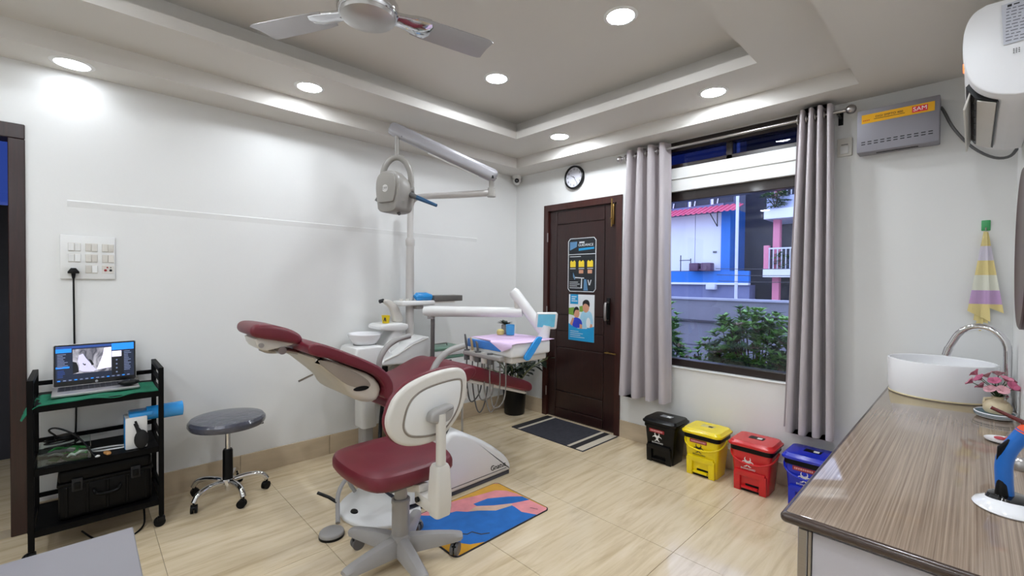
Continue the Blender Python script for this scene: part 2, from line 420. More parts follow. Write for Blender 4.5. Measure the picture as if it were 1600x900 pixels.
fan = thing('ceiling_fan', 'three-blade ceiling fan with chrome hub and silver grey blades', 'fan', (1.74, -2.545, H3))
FX, FY, FZ = 1.74, -2.545, 2.40
m = M(); m.cyl((FX, FY, H3), (FX, FY, FZ+.06), .012, seg=14); part('downrod', m, CHROME, fan)
m = M(); m.lathe([(.0001, 0), (.06, 0), (.055, -.05), (.03, -.07), (.0001, -.07)], (FX, FY, H3)); part('canopy', m, RIMW, fan)
m = M(); m.lathe([(.0001, .085), (.06, .085), (.10, .06), (.118, .03), (.118, .0), (.111, -.012), (.0001, -.012)], (FX, FY, FZ), seg=40); part('motor_housing', m, CHROME, fan)
m = M(); m.lathe([(.108, -.010), (.103, -.024), (.07, -.038), (.035, -.044), (.0001, -.045)], (FX, FY, FZ), seg=40); part('hub_cover', m, mat('satin_silver', (188, 186, 184), .3, .6, var=.04), fan)
BLADE = mat('fan_blade_silver', (176, 174, 176), .32, .35, var=.04, vscale=4)
for a in (79, 208, 324):
    mt = Matrix.Translation((FX, FY, FZ+.012)) @ Matrix.Rotation(R(a), 4, 'Z')
    m = M()
    st = [(.19, .058, 0), (.24, .066, 0), (.40, .070, 0), (.50, .072, 0), (.525, .070, .0), (.535, .062, .004)]
    rg = []
    for x, hw, sk in st:
        tl = .20
        rg.append([mt @ Vector((x+sk, y, z-y*tl*.5)) for y, z in ((-hw, -.002), (-hw*.5, .003), (0, .005), (hw*.5, .003), (hw, -.002), (hw, -.005), (hw*.5, -.001), (0, .001), (-hw*.5, -.001), (-hw, -.005))])
    m.rings(rg); b = part('blade', m, BLADE, fan)
    m = M()
    m.prism(chaikin([(.085, -.03), (.15, -.035), (.20, -.052), (.265, -.055), (.265, .055), (.20, .052), (.15, .035), (.085, .03)], 1), 'z', -.006, .010, .003, 2, mtx=mt @ Matrix.Rotation(R(-10), 4, 'X'))
    part('blade_bracket', m, CHROME, b)

# ================================================================== BACK WALL ITEMS
def curtain(name, label, top, bot, folds, amp_t, amp_b, ph=0.):
    t = thing(name, label, 'curtain', ((bot[0]+bot[1])/2, -.1, .40), 'grey eyelet curtains')
    n = folds*14; rows = 16; zt, zb = 2.425, .405
    def ring(z, s, off):
        o = []
        x0 = top[0]+(bot[0]-top[0])*s; x1 = top[1]+(bot[1]-top[1])*s; a = amp_t+(amp_b-amp_t)*s
        for i in range(n+1):
            u = i/n; ang = 2*math.pi*folds*u+ph+.35*math.sin(3*u+2*s)*s; sn = math.sin(ang); sn = math.copysign(abs(sn)**.7, sn)
            o.append(Vector((x0+(x1-x0)*u-.010*math.sin(ang*2)*(.5+s*.5), -.1+a*sn+off+.006*math.sin(7*u+9*s), z)))
        return o
    m = M(); rg = []
    for k in range(rows+1):
        s = k/rows; z = zt+(zb-zt)*s
        a = ring(z, s, -.0018); b = ring(z, s, .0018); rg.append(a+b[::-1])
    m.rings(rg, True); o = part('cloth', m, CURT, t, smooth=60)
    for k in range(folds*2):
        u = (k*.5+ .0)/folds; x = top[0]+(top[1]-top[0])*(u+.02)
        m = M(); rr = []
        pts = [(x, -.1+.022*math.cos(2*math.pi*j/16), 2.375+.022*math.sin(2*math.pi*j/16)) for j in range(17)]
        m.tube(pts, .0045, 6); part('eyelet', m, STEEL, t)
    return t
curtain('window_curtain', 'gathered grey curtain hanging between the brown door and the window', (1.385, 1.77), (1.355, 1.81), 4, .044, .060, 1.2)
curtain('window_curtain', 'gathered grey curtain on the counter side of the window', (2.63, 2.82), (2.585, 2.86), 4, .046, .062, .5)
rod = thing('curtain_rod', 'steel curtain rod with ball ends above the window', 'curtain rod', (2.1, -.1, 2.36))
m = M(); m.cyl((1.35, -.1, 2.375), (2.89, -.1, 2.375), .010, seg=14); part('rod', m, STEEL, rod)
for x in (1.335, 2.905):
    m = M(); m.ell((x, -.1, 2.375), (.027, .027, .027)); m.lathe([(.0001, -.02), (.018, -.02), (.018, -.014), (.0001, -.014)], (x, -.1, 2.375), Matrix.Rotation(R(90 if x < 2 else -90), 3, 'Y')); part('finial', m, STEEL, rod)
for x in (1.40, 2.84):
    m = M(); m.cyl((x, 0, 2.36), (x, -.1, 2.365), .007, seg=10); m.bb((x-.012, -.006, 2.32), (x+.012, 0, 2.41)); part('bracket', m, BLACK, rod)

ck = thing('wall_clock', 'round wall clock with black rim above the brown door', 'clock', (.79, 0, 2.215))
CK = (.79, 0, 2.325); RY = Matrix.Rotation(R(90), 3, 'X')
m = M(); m.lathe([(.092, .0), (.108, .0), (.112, .012), (.108, .034), (.100, .038), (.093, .032), (.092, .0)], CK, RY, 48); part('rim', m, BLACK, ck)
m = M(); m.lathe([(.0001, .002), (.094, .002), (.094, .022), (.0001, .022)], CK, RY, 40); part('dial', m, mat('dial_white', (222, 222, 232), .5, var=.01), ck)
INK = mat('black_ink', (22, 22, 26), .5, var=.05)
for h in range(1, 13):
    a = R(90-30*h); text_mesh('numeral', str(h), .026, frame((CK[0]+.076*math.cos(a), -.0235, CK[2]+.076*math.sin(a)), (1, 0, 0), (0, 0, 1)), INK, ck)
def hand(nm, ang, ln, wd):
    a = R(90-ang); d = Vector((math.cos(a), 0, math.sin(a))); n = Vector((-d.z, 0, d.x)); c = Vector((CK[0], -.025, CK[2]))
    m = M(); m.prism([(-.012, -wd), (ln, -wd*.5), (ln, wd*.5), (-.012, wd)], 'z', 0, .0012, mtx=frame(c, d, n)); part(nm, m, INK, ck)
hand('hour_hand', 297, .042, .003); hand('minute_hand', 146, .068, .0022)

cc = thing('security_camera', 'white dome security camera in the ceiling corner', 'camera', (.05, -.05, 2.355))
m = M(); m.lathe([(.0001, 0), (.05, 0), (.052, -.02), (.045, -.035), (.0001, -.035)], (.055, -.055, H1)); part('mount', m, WHITE, cc)
m = M(); m.ell((.055, -.055, 2.402), (.046, .046, .046)); part('dome', m, WHITE, cc)
dv = (Vector((3.42, -3.37, 1.35))-Vector((.055, -.055, 2.402))).normalized()
c0 = Vector((.055, -.055, 2.402))
m = M(); m.cyl(c0+dv*.035, c0+dv*.052, .024, .022); part('lens', m, BLACK, cc)
m = M(); m.cyl(c0+dv*.05, c0+dv*.0535, .011, .010); part('lens_glass', m, mat('lens_glass', (10, 12, 30), .05, coat=1.), cc)

sb = thing('voltage_stabilizer', 'grey wall voltage stabilizer box with yellow band beside the air conditioner', 'stabilizer', (3.11, -.05, 2.105))
GM = mat('grey_enamel', (142, 140, 148), .4, .2, var=.04)
m = M(); m.bb((2.936, -.105, 2.108), (3.285, -.002, 2.350), .004); cs = part('case', m, GM, sb)
m = M(); m.bb((2.957, -.1065, 2.272), (3.265, -.1045, 2.322)); yb = part('front_band', m, mat('amber_print', (238, 176, 12), .4, var=.03), sb, 'yellow printed band')
m = M(); m.bb((3.175, -.1074, 2.281), (3.238, -.106, 2.313), .0006, 1); part('logo_patch', m, mat('logo_red', (226, 50, 66), .4), yb)
text_mesh('logo_lettering', 'SAM', .030, frame((3.207, -.1078, 2.297), (1, 0, 0), (0, 0, 1)), mat('print_white', (250, 246, 246), .4), yb)
text_mesh('model_lettering', 'DIGI SMPTO 400', .0165, frame((3.078, -.1072, 2.301), (1, 0, 0), (0, 0, 1)), INK, yb)
m = M(); m.bb((3.012, -.1072, 2.288), (3.145, -.1062, 2.2905)); part('print_rule', m, INK, yb)
m = M(); [m.bb((2.963+.008*i, -.1072, 2.286), (2.969+.008*i, -.1062, 2.291)) for i in range(4)]; part('small_print', m, mat('print_red', (200, 60, 30), .5), yb)
for r in (0, 1):
    for i in range(11):
        m = M(); x = 2.957+.0285*i; m.bb((x, -.106, 2.150+.013*r), (x+.018, -.1045, 2.155+.013*r)); part('vent_slot', m, INK, cs, smooth=0)
m = M(); m.bb((3.02, -.06, 2.1055), (3.2, -.045, 2.109)); part('terminal_strip', m, BLACK, sb)
m = M(); m.tube(chaikin([(3.286, -.04, 2.30), (3.30, -.05, 2.27), (3.33, -.06, 2.18), (3.40, -.06, 2.06), (3.48, -.06, 1.985), (3.54, -.05, 1.98), (3.566, -.03, 2.03)], 2, False), .007, 8); single('power_cable', m, DGREY, 'grey cable sagging from the stabilizer under the air conditioner', 'cable')
sw = thing('wall_switch', 'small white single switch plate just right of the curtain', 'switch', (2.862, -.005, 2.12))
m = M(); m.bb((2.825, -.014, 2.125), (2.90, 0, 2.235), .003); part('plate', m, OFFW, sw)
m = M(); m.bb((2.842, -.019, 2.14), (2.884, -.012, 2.185), .002); part('rocker', m, WHITE, sw)
m = M(); m.bb((2.846, -.016, 2.193), (2.88, -.012, 2.197)); part('indicator', m, DGREY, sw)

# posters on the door
PB = mat('poster_black', (28, 32, 38), .45, var=.1); PW = mat('poster_white', (222, 226, 230), .5, var=.02); PBL = mat('poster_cyan', (28, 150, 205), .45, var=.06)
PY = mat('poster_yellow', (235, 205, 50), .5, var=.05); PSK = mat('poster_skin', (208, 150, 122), .5, var=.05); PGR = mat('poster_green', (120, 160, 60), .5, var=.2); PLB = mat('poster_lightblue', (160, 205, 228), .5, var=.06); PDB = mat('poster_darkblue', (40, 62, 190), .5, var=.08)
PMB = mat('poster_steelblue', (90, 135, 175), .5, var=.15)
def flat(mm, pts, y, th=.0006): mm.prism(pts, 'y', y-th, y)
p1 = thing('door_poster', 'dark poster with silver border on the brown door, upper of two', 'poster', (.873, .009, 1.25))
y0 = .0085
m = M(); m.prism([(.712, 1.275), (.735, 1.25), (1.008, 1.25), (1.03, 1.275), (1.03, 1.725), (1.008, 1.75), (.735, 1.75), (.712, 1.725)], 'y', y0-.002, y0+.001); part('sheet', m, PB, p1)
m = M(); y1 = y0-.002
for a, b in (((.712, 1.275), (.735, 1.25)), ((.735, 1.25), (1.008, 1.25)), ((1.008, 1.25), (1.03, 1.275)), ((1.03, 1.275), (1.03, 1.725)), ((1.03, 1.725), (1.008, 1.75)), ((1.008, 1.75), (.735, 1.75)), ((.735, 1.75), (.712, 1.725)), ((.712, 1.725), (.712, 1.275)), ((.72, 1.60), (1.025, 1.60))):
    m.cyl((a[0], y1, a[1]), (b[0], y1, b[1]), .0035, seg=6)
part('border', m, PW, p1)
m = M()
flat(m, [(.73, 1.64), (.81, 1.67), (.815, 1.72), (.73, 1.72)], y1); part('photo_patch', m, PMB, p1)
text_mesh('heading', 'GUIDANCE', .034, frame((.915, y1-.001, 1.685), (1, 0, 0), (0, 0, 1)), PW, p1)
m = M(); flat(m, [(.84, 1.705), (.90, 1.705), (.90, 1.718), (.84, 1.718)], y1); flat(m, [(.73, 1.577), (.86, 1.577), (.86, 1.582), (.73, 1.582)], y1)
for i in range(3): flat(m, [(.735+.10*i, 1.463), (.80+.10*i, 1.463), (.80+.10*i, 1.469), (.735+.10*i, 1.469)], y1)
for k, ln in enumerate((.10, .12, .09, .13)): flat(m, [(.73, 1.335-.018*k), (.73+ln, 1.335-.018*k), (.73+ln, 1.340-.018*k), (.73, 1.340-.018*k)], y1)
flat(m, [(.78, 1.387), (.90, 1.380), (.90, 1.372), (.78, 1.377)], y1); flat(m, [(.868, 1.38), (.878, 1.38), (.876, 1.28), (.862, 1.28)], y1); flat(m, [(.94, 1.36), (.95, 1.36), (.965, 1.31), (.955, 1.31)], y1); flat(m, [(.96, 1.31), (.968, 1.31), (.985, 1.36), (.975, 1.36)], y1)
part('white_print', m, PW, p1)
m = M(); flat(m, [(.835, 1.633), (1.01, 1.645), (1.01, 1.663), (.835, 1.656)], y1); part('blue_rule', m, PBL, p1)
for i in range(3):
    m = M(); x = .735+.10*i; flat(m, [(x, 1.48), (x+.065, 1.48), (x+.065, 1.53), (x+.05, 1.545), (x+.03, 1.53), (x+.012, 1.545), (x, 1.53)], y1); part('yellow_picture', m, PY, p1)
for i in (1, 2):
    m = M(); x = .74+.10*i; flat(m, [(x, 1.42), (x+.05, 1.42), (x+.05, 1.453), (x, 1.453)], y1); part('skin_picture', m, PSK, p1)
m = M(); flat(m, [(.77, 1.43), (.80, 1.375), (.79, 1.36), (.772, 1.385)], y1); part('blue_backrest_print', m, PMB, p1)
m = M(); flat(m, [(.90, 1.365), (.925, 1.365), (.945, 1.26), (.895, 1.26)], y1); part('blue_chair_print', m, PMB, p1)
p2 = thing('door_poster', 'blue and white poster of two smiling people on the brown door, lower of two', 'poster', (.873, .009, .785))
m = M(); m.bb((.724, y0-.002, .785), (1.02, y0+.001, 1.222)); part('sheet', m, PW, p2)
E1 = lambda cx, cz, a, b, n=20: [(cx+a*math.cos(2*math.pi*i/n), cz+b*math.sin(2*math.pi*i/n)) for i in range(n)]
m = M(); flat(m, [(.724, .785), (1.02, .785), (1.02, .93), (.93, .905), (.84, .90), (.78, .915), (.724, .945)], y1, .0016); part('cyan_field', m, PBL, p2)
m = M(); flat(m, [(.742, 1.13), (.835, 1.13), (.835, 1.222), (.742, 1.222)], y1, .0016); part('cyan_block', m, PBL, p2)
m = M(); flat(m, [(.724, 1.03), (.79, 1.02), (.79, 1.10), (.724, 1.09)], y1, .0004); flat(m, [(.85, 1.06), (.90, 1.06), (.90, 1.12), (.85, 1.11)], y1, .0004); part('green_backdrop', m, PGR, p2)
m = M(); flat(m, chaikin([(.84, .90), (.86, 1.02), (.89, 1.075), (.97, 1.075), (1.005, 1.03), (1.01, .92)], 2), y1, .0006); part('light_shirt', m, PLB, p2)
m = M(); flat(m, E1(.925, 1.105, .038, .05), y1, .0009); part('face_print', m, PSK, p2); m = M(); flat(m, E1(.818, 1.045, .034, .048), y1, .0009); part('face_print', m, PSK, p2); m = M(); flat(m, [(.735, .93), (.765, .92), (.79, .99), (.77, 1.0)], y1, .0011); part('arm_print', m, PSK, p2); m = M(); flat(m, [(.855, .90), (.885, .90), (.885, .94), (.855, .945)], y1, .0011); part('arm_print', m, PSK, p2); m = M(); flat(m, [(.96, .92), (1.0, .92), (1.0, .95), (.97, .955)], y1, .0011); part('arm_print', m, PSK, p2)
m = M(); flat(m, chaikin([(.89, 1.11), (.885, 1.15), (.91, 1.175), (.95, 1.175), (.97, 1.145), (.965, 1.10), (.945, 1.135), (.905, 1.14)], 2), y1, .0012); flat(m, chaikin([(.785, 1.02), (.78, 1.07), (.80, 1.105), (.835, 1.105), (.85, 1.07), (.835, 1.075), (.80, 1.075)], 2), y1, .0012); flat(m, [(.945, .87), (.985, .87), (.985, .915), (.945, .915)], y1, .0014); part('dark_hair_print', m, INK, p2)
m = M(); flat(m, chaikin([(.765, .905), (.77, .98), (.795, 1.005), (.85, 1.0), (.885, .97), (.885, .905)], 2), y1, .0010); part('blue_shirt', m, PDB, p2)
m = M(); flat(m, E1(.955, .96, .024, .05), y1, .0013)
for k, ln in enumerate((.06, .045, .07)): flat(m, [(.757, 1.195-.02*k), (.757+ln, 1.195-.02*k), (.757+ln, 1.203-.02*k), (.757, 1.203-.02*k)], y1, .002)
for k, ln in enumerate((.10, .15, .12, .17)): flat(m, [(.745, .87-.018*k), (.745+ln, .87-.018*k), (.745+ln, .874-.018*k), (.745, .874-.018*k)], y1, .002)
part('white_print', m, PW, p2)

# towel on the green hook
hk = thing('adhesive_hook', 'small green adhesive hook on the wall above the towel', 'hook', (3.464, -.004, 1.625))
HG = mat('green_hook', (64, 160, 96), .4, var=.1)
m = M(); m.bb((3.4475, -.006, 1.628), (3.4805, 0, 1.682), .003); part('pad', m, HG, hk)
m = M(); m.tube([(3.464, -.004, 1.64), (3.464, -.014, 1.632), (3.464, -.022, 1.634), (3.464, -.024, 1.643)], .003, 6); part('hook', m, STEEL, hk)
def towel_mat():
    m = bpy.data.materials.new('check_towel'); m.use_nodes = True; nt = m.node_tree; p = nt.nodes['Principled BSDF']
    tc = nt.nodes.new('ShaderNodeTexCoord'); sp = nt.nodes.new('ShaderNodeSeparateXYZ'); nt.links.new(tc.outputs['Object'], sp.inputs[0])
    r = nt.nodes.new('ShaderNodeValToRGB'); r.color_ramp.interpolation = 'CONSTANT'
    mr = nt.nodes.new('ShaderNodeMapRange'); mr.inputs[1].default_value = 0; mr.inputs[2].default_value = .53; nt.links.new(sp.outputs['Z'], mr.inputs[0]); nt.links.new(mr.outputs[0], r.inputs[0])
    Yl, Pu, Wt, La = lin((222, 204, 140)), lin((190, 156, 196)), lin((222, 222, 206)), lin((206, 200, 214))
    e = r.color_ramp.elements; e[0].position = 0; e[0].color = (*Yl, 1); e[1].position = .30; e[1].color = (*Pu, 1)
    for pos, c in ((.43, Wt), (.58, Yl), (.72, La), (.86, Yl)):
        k = e.new(pos); k.color = (*c, 1)
    n = nt.nodes.new('ShaderNodeTexNoise'); n.inputs['Scale'].default_value = 300; b = nt.nodes.new('ShaderNodeBump'); b.inputs['Strength'].default_value = .25; b.inputs['Distance'].default_value = .004
    nt.links.new(tc.outputs['Object'], n.inputs['Vector']); nt.links.new(n.outputs['Fac'], b.inputs['Height']); nt.links.new(b.outputs[0], p.inputs['Normal'])
    nt.links.new(r.outputs[0], p.inputs['Base Color']); p.inputs['Roughness'].default_value = .9; p.inputs['Sheen Weight'].default_value = .3
    return m
tw = thing('hand_towel', 'yellow and lilac checked hand towel hanging from the green hook', 'towel', (3.464, -.02, 1.09)); TWM = towel_mat()
def flap(nm, top, b0, b1, y, wv_, mt_, zmid=0.):
    m = M(); rg = []; n = 14
    for k in range(13):
        s = k/12; row = []
        for sd, us in ((1, range(n+1)), (-1, range(n, -1, -1))):
            for i in us:
                u = i/n; bx = b0[0]+(b1[0]-b0[0])*u; bz = b0[1]+(b1[1]-b0[1])*u+zmid*math.sin(math.pi*u)
                x = top[0]+(u-.5)*.012*(1-s)+(bx-top[0])*s; z = top[1]+(bz-top[1])*s
                row.append(Vector((x, y-s*.012-wv_*s*math.sin(u*5.5+1)-sd*.0018, z)))
        rg.append(row)
    m.rings(rg); return part(nm, m, mt_, tw, smooth=60)
flap('rear_fold', (3.466, 1.60), (3.428, 1.165), (3.480, 1.150), -.010, .003, TWM)
flap('right_fold', (3.467, 1.620), (3.476, 1.235), (3.534, 1.205), -.017, .008, TWM)
flap('front_fold', (3.462, 1.622), (3.405, 1.212), (3.488, 1.160), -.024, .007, TWM)
flap('lower_corner', (3.462, 1.36), (3.437, 1.142), (3.462, 1.120), -.014, .002, mat('towel_yellow', (224, 206, 140), .9, var=.05, bump=.2, bscale=300), -.02)

# ================================================================== AIR CONDITIONER
ac = thing('air_conditioner', 'white split air conditioner high on the right wall with open louvre', 'air conditioner', (3.48, -.70, 1.96))
AY0, AY1 = -1.14, -.26
prof = [(3.565, 2.30), (3.44, 2.30), (3.405, 2.285), (3.388, 2.24), (3.384, 2.18), (3.388, 2.115), (3.400, 2.065), (3.425, 2.025), (3.465, 1.995), (3.51, 1.982), (3.565, 1.978)]
prof = prof[:1]+chaikin(prof[1:-1], 2, False)+prof[-1:]
ACW = mat('glossy_white_abs', (232, 232, 234), .38, var=.01)
m = M(); m.prism(prof, 'y', AY0+.012, AY1-.012, .004, 2); body = part('body', m, ACW, ac)
for a, b in ((AY0, AY0+.014), (AY1-.014, AY1)):
    m = M(); m.prism([(3.4765+(x-3.4765)*1.02, 2.14+(z-2.14)*1.02) if x < 3.56 else (x, z) for x, z in prof], 'y', a, b, .005, 3); part('end_cap', m, ACW, ac)
m = M(); m.prism([(3.402, 2.072), (3.424, 2.034), (3.47, 2.001), (3.475, 1.985), (3.415, 2.015), (3.392, 2.06)], 'y', AY0+.075, AY1-.06); part('air_outlet', m, BLACK, ac, smooth=0)
m = M(); m.box((3.398, (AY0+AY1)/2+.01, 2.018), (.006, AY1-AY0-.15, .075), (0, R(14), 0), .002); part('louvre', m, OFFW, ac)
m = M(); m.box((3.445, (AY0+AY1)/2+.01, 1.996), (.052, AY1-AY0-.15, .005), (0, R(24), 0), .002); part('louvre', m, OFFW, ac)
for i in range(7):
    m = M(); m.box((3.43, AY0+.14+i*.1, 2.03), (.035, .002, .035), None); part('vane', m, DGREY, ac, smooth=0)
m = M(); m.bb((3.383, AY0+.10, 2.14), (3.386, AY0+.16, 2.155), .0005); part('display_light', m, mat('orange_led', (255, 120, 60), .4, emit=2.), ac)
LBL = mat('spec_label', (196, 198, 208), .5, var=.02)
m = M(); m.box((3.512, AY0-.0052, 2.218), (.072, .001, .135), (0, R(-3), 0)); lb = part('spec_label', m, LBL, ac)
m = M(); k = 0
for r in range(11):
    x = 3.484
    for q in range(3):
        ln = random.uniform(.006, .018)
        if x+ln < 3.54: m.bb((x, AY0-.0066, 2.264-.0105*r-.0008*q), (x+ln, AY0-.006, 2.2665-.0105*r-.0008*q))
        x += ln+.004
part('label_print', m, mat('print_grey', (96, 96, 106), .5), lb)
m = M(); m.bb((3.486, AY0-.0068, 2.271), (3.496, AY0-.006, 2.279), .0004); m.bb((3.500, AY0-.0066, 2.274), (3.513, AY0-.006, 2.2775)); part('label_mark', m, INK, lb)
m = M(); [m.cyl((3.503+.006*i, AY0-.006, 2.128-.006*j), (3.503+.006*i, AY0-.0045, 2.128-.006*j), .0017, seg=8) for i in range(3) for j in range(3)]; part('vent_holes', m, DGREY, ac)

# ================================================================== COUNTER
ct = thing('vanity_cabinet', 'white base cabinet under the brown worktop with aluminium edge strip', 'cabinet', (3.35, -1.05, 0))
CBW = mat('cabinet_laminate', (198, 194, 200), .4, var=.02)
m = M(); m.bb((3.155, -2.08, .08), (W-.002, -.012, .752)); m.bb((3.2, -2.05, 0), (W-.002, -.012, .08)); part('body', m, CBW, ct, smooth=0)
m = M(); m.bb((3.165, -2.093, .02), (W-.002, -2.08, .742), .001, 1); part('end_panel', m, CBW, ct, smooth=0)
m = M(); m.bb((3.135, -2.098, .02), (3.155, -2.07, .745), .002, 1); m.bb((3.157, -2.096, .02), (3.163, -2.076, .742)); part('edge_profile', m, STEEL, ct, 'aluminium edge strip', smooth=0)
for i in range(4):
    a = -2.06+i*.51
    m = M(); m.bb((3.137, a+.003, .09), (3.155, a+.505, .74), .002, 1); d = part('cabinet_door', m, CBW, ct, smooth=0)
    m = M(); m.bb((3.118, a+.20, .69), (3.137, a+.31, .70), .002, 1); part('handle', m, STEEL, d)
wt = thing('worktop', 'glossy brown wood-grain worktop along the right wall', 'worktop', (3.34, -1.07, .752))
m = M(); m.bb((3.116, -2.129, .770), (W-.001, -.001, .790), .003, 2); part('top_sheet', m, LAMI, wt)
EDGE = mat('dark_edge_band', (66, 52, 45), .25, var=.1, vscale=20, coat=.2)
m = M(); m.tube([(3.118, -2.128, .776), (3.118, -.002, .776)], .0135, 14); m.tube([(3.118, -2.128, .776), (W-.002, -2.128, .776)], .0135, 14); m.ell((3.118, -2.128, .776), (.0135, .0135, .0135)); m.bb((3.118, -2.128, .7625), (W-.002, -.002, .775)); m.bb((3.135, -2.11, .7525), (W-.002, -.002, .763)); part('edge_band', m, EDGE, wt, 'dark brown rounded edge')
# vessel basin
SX, SY, SR = 3.315, -.235, .205
bs = thing('wash_basin', 'round white ceramic vessel basin on the brown worktop', 'basin', (SX, SY, .79))
m = M(); m.lathe([(.0001, .0), (.185, .0), (.197, .006), (.204, .05), (.206, .170), (.204, .175), (.199, .176), (.195, .172), (.190, .09), (.17, .04), (.10, .022), (.0001, .018)], (SX, SY, .79), None, 64); part('bowl', m, CERAM, bs)
m = M(); m.lathe([(.0001, .019), (.022, .022), (.024, .027), (.0001, .029)], (SX, SY, .79)); part('drain', m, CHROME, bs)
m = M(); m.lathe([(.184, 0), (.2, 0), (.198, .006), (.19, .007)], (SX, SY, .7905), None, 64); part('sealant_line', m, mat('sealant', (214, 200, 160), .5, var=.1), bs)
fc = thing('basin_tap', 'chrome swan-neck tap arching over the white basin', 'tap', (3.537, -.40, .79))
pts = [(3.537, -.40, .795), (3.537, -.40, 1.05)]
for i in range(1, 13):
    a = math.pi*i/13*.93; pts.append((3.537-.088*(1-math.cos(a)), -.40+.022*(1-math.cos(a)), 1.05+.105*math.sin(a)))
pts.append((3.345, -.352, 1.035)); m = M(); m.tube(pts, .0145, 16); part('spout', m, CHROME, fc)
m = M(); m.cyl((3.348, -.353, 1.043), (3.339, -.351, 1.005), .0165, seg=18); part('aerator', m, CHROME, fc)
m = M(); m.lathe([(.0001, 0), (.026, 0), (.026, .012), (.018, .03), (.018, .06), (.0001, .06)], (3.537, -.40, .79)); part('base', m, CHROME, fc)
m = M(); m.cyl((3.537, -.40, .84), (3.537, -.45, .86), .006, seg=10); part('lever', m, CHROME, fc)
# mirror
mr = thing('wall_mirror', 'round mirror with dark rim on the right wall past the tap', 'mirror', (3.56, -.80, 1.18))
RX = Matrix.Rotation(R(-90), 3, 'Y')
m = M(); m.lathe([(.285, 0), (.305, 0), (.305, .018), (.298, .022), (.288, .018)], (3.566, -.81, 1.485), RX, 64); part('rim', m, mat('mirror_rim', (70, 44, 44), .4, var=.1), mr)
m = M(); m.lathe([(.0001, 0), (.29, 0), (.29, .012), (.0001, .012)], (3.566, -.81, 1.485), RX, 64); part('mirror_glass', m, mat('mirror_silver', (225, 225, 225), .02, 1.0), mr)
# tray and flowers
ty = thing('vase_tray', 'oval white tray with striped rim beneath the flower vase', 'tray', (3.50, -.565, .79))
m = M(); m.lathe([(.0001, 0), (.052, 0), (.060, .004), (.064, .020), (.061, .022), (.056, .008), (.0001, .006)], (3.498, -.585, .7905), None, 36, 1.0, 1.35); part('dish', m, CERAM, ty)
m = M(); 
for z, r in ((.009, .0620), (.015, .0632)): m.lathe([(r, z), (r+.0012, z), (r+.0013, z+.0022), (r+.0002, z+.0022)], (3.498, -.585, .7905), None, 36, 1.0, 1.35)
part('rim_stripes', m, mat('stripe_teal', (60, 90, 100), .4), ty)
vs = thing('flower_vase', 'cream bulb vase of pink flowers beside the basin', 'vase', (3.505, -.585, .797))
VX, VY, VZ = 3.505, -.585, .7975
m = M(); m.lathe([(.0001, 0), (.030, 0), (.043, .02), (.044, .038), (.034, .058), (.018, .068), (.017, .076), (.021, .080), (.016, .080), (.0001, .07)], (VX, VY, VZ)); part('vase_body', m, mat('cream_stoneware', (214, 198, 164), .45, var=.06, vscale=20), vs)
m = M(); m.tube([(VX-.017, VY, VZ+.07), (VX-.038, VY, VZ+.065), (VX-.04, VY, VZ+.045), (VX-.034, VY, VZ+.035)], .005, 8); part('vase_handle', m, MATS['cream_stoneware'], vs)
PINKS = [mat('petal_pink', (206, 128, 150), .6, var=.2, vscale=40), mat('petal_rose', (184, 92, 124), .6, var=.2, vscale=40), mat('petal_blush', (220, 166, 174), .6, var=.15, vscale=40)]
STEMG = mat('stem_green', (58, 84, 46), .6, var=.2); 
fl = [(-.075, .0, .125), (-.05, -.02, .145), (-.03, .01, .155), (-.045, .0, .11), (-.01, -.03, .14), (.0, .02, .165), (.02, -.01, .15), (.035, -.04, .13), (-.02, -.035, .105), (.03, .03, .14), (.045, .0, .115), (.01, -.05, .11), (-.062, .02, .16)]
for i, (dx, dy, dz) in enumerate(fl):
    if VX+dx > 3.545: dx = 3.545-VX
    c = Vector((VX+dx, VY+dy, VZ+dz)); m = M(); o = Vector((dx, dy, .05)).normalized()
    for k in range(5):
        a = 2*math.pi*k/5+i; e1 = o.orthogonal().normalized(); e2 = o.cross(e1); d = e1*math.cos(a)+e2*math.sin(a)
        q = (d*.8+o*.5).normalized(); n = q.cross(o).normalized()
        rg = []
        for t, wd in ((0, .004), (.35, .0105), (.75, .0125), (1, .006)):
            p = c+q*(.025*t)+o*.004*math.sin(t*3); rg.append([p-n*wd, p+o*.002, p+n*wd, p-o*.0012])
        m.rings(rg)
    m.ell(c+o*.004, (.004, .004, .004), None, 8, 6)
    f = part('flower', m, PINKS[i % 3], vs)
    m = M(); m.tube([(VX, VY, VZ+.07), (VX+dx*.4, VY+dy*.4, VZ+.07+(dz-.07)*.6), tuple(c)], .0015, 5); part('stem', m, STEMG, f)
for i in range(20):
    a = i*2.1; m = M(); d = Vector((math.cos(a), math.sin(a), .3+.9*(i % 4)/3)).normalized(); n = d.cross(Vector((0, 0, 1))).normalized(); c = Vector((VX, VY, VZ+.078+.01*(i % 3)))
    rg = []
    for t, wd in ((0, .002), (.4, .009), (.8, .006), (1, .001)):
        p = c+d*(.042 if d.x < .5 else .030)*t; rg.append([p-n*wd, p+Vector((0, 0, .002)), p+n*wd, p-Vector((0, 0, .001))])
    m.rings(rg); part('leaf', m, STEMG, vs)
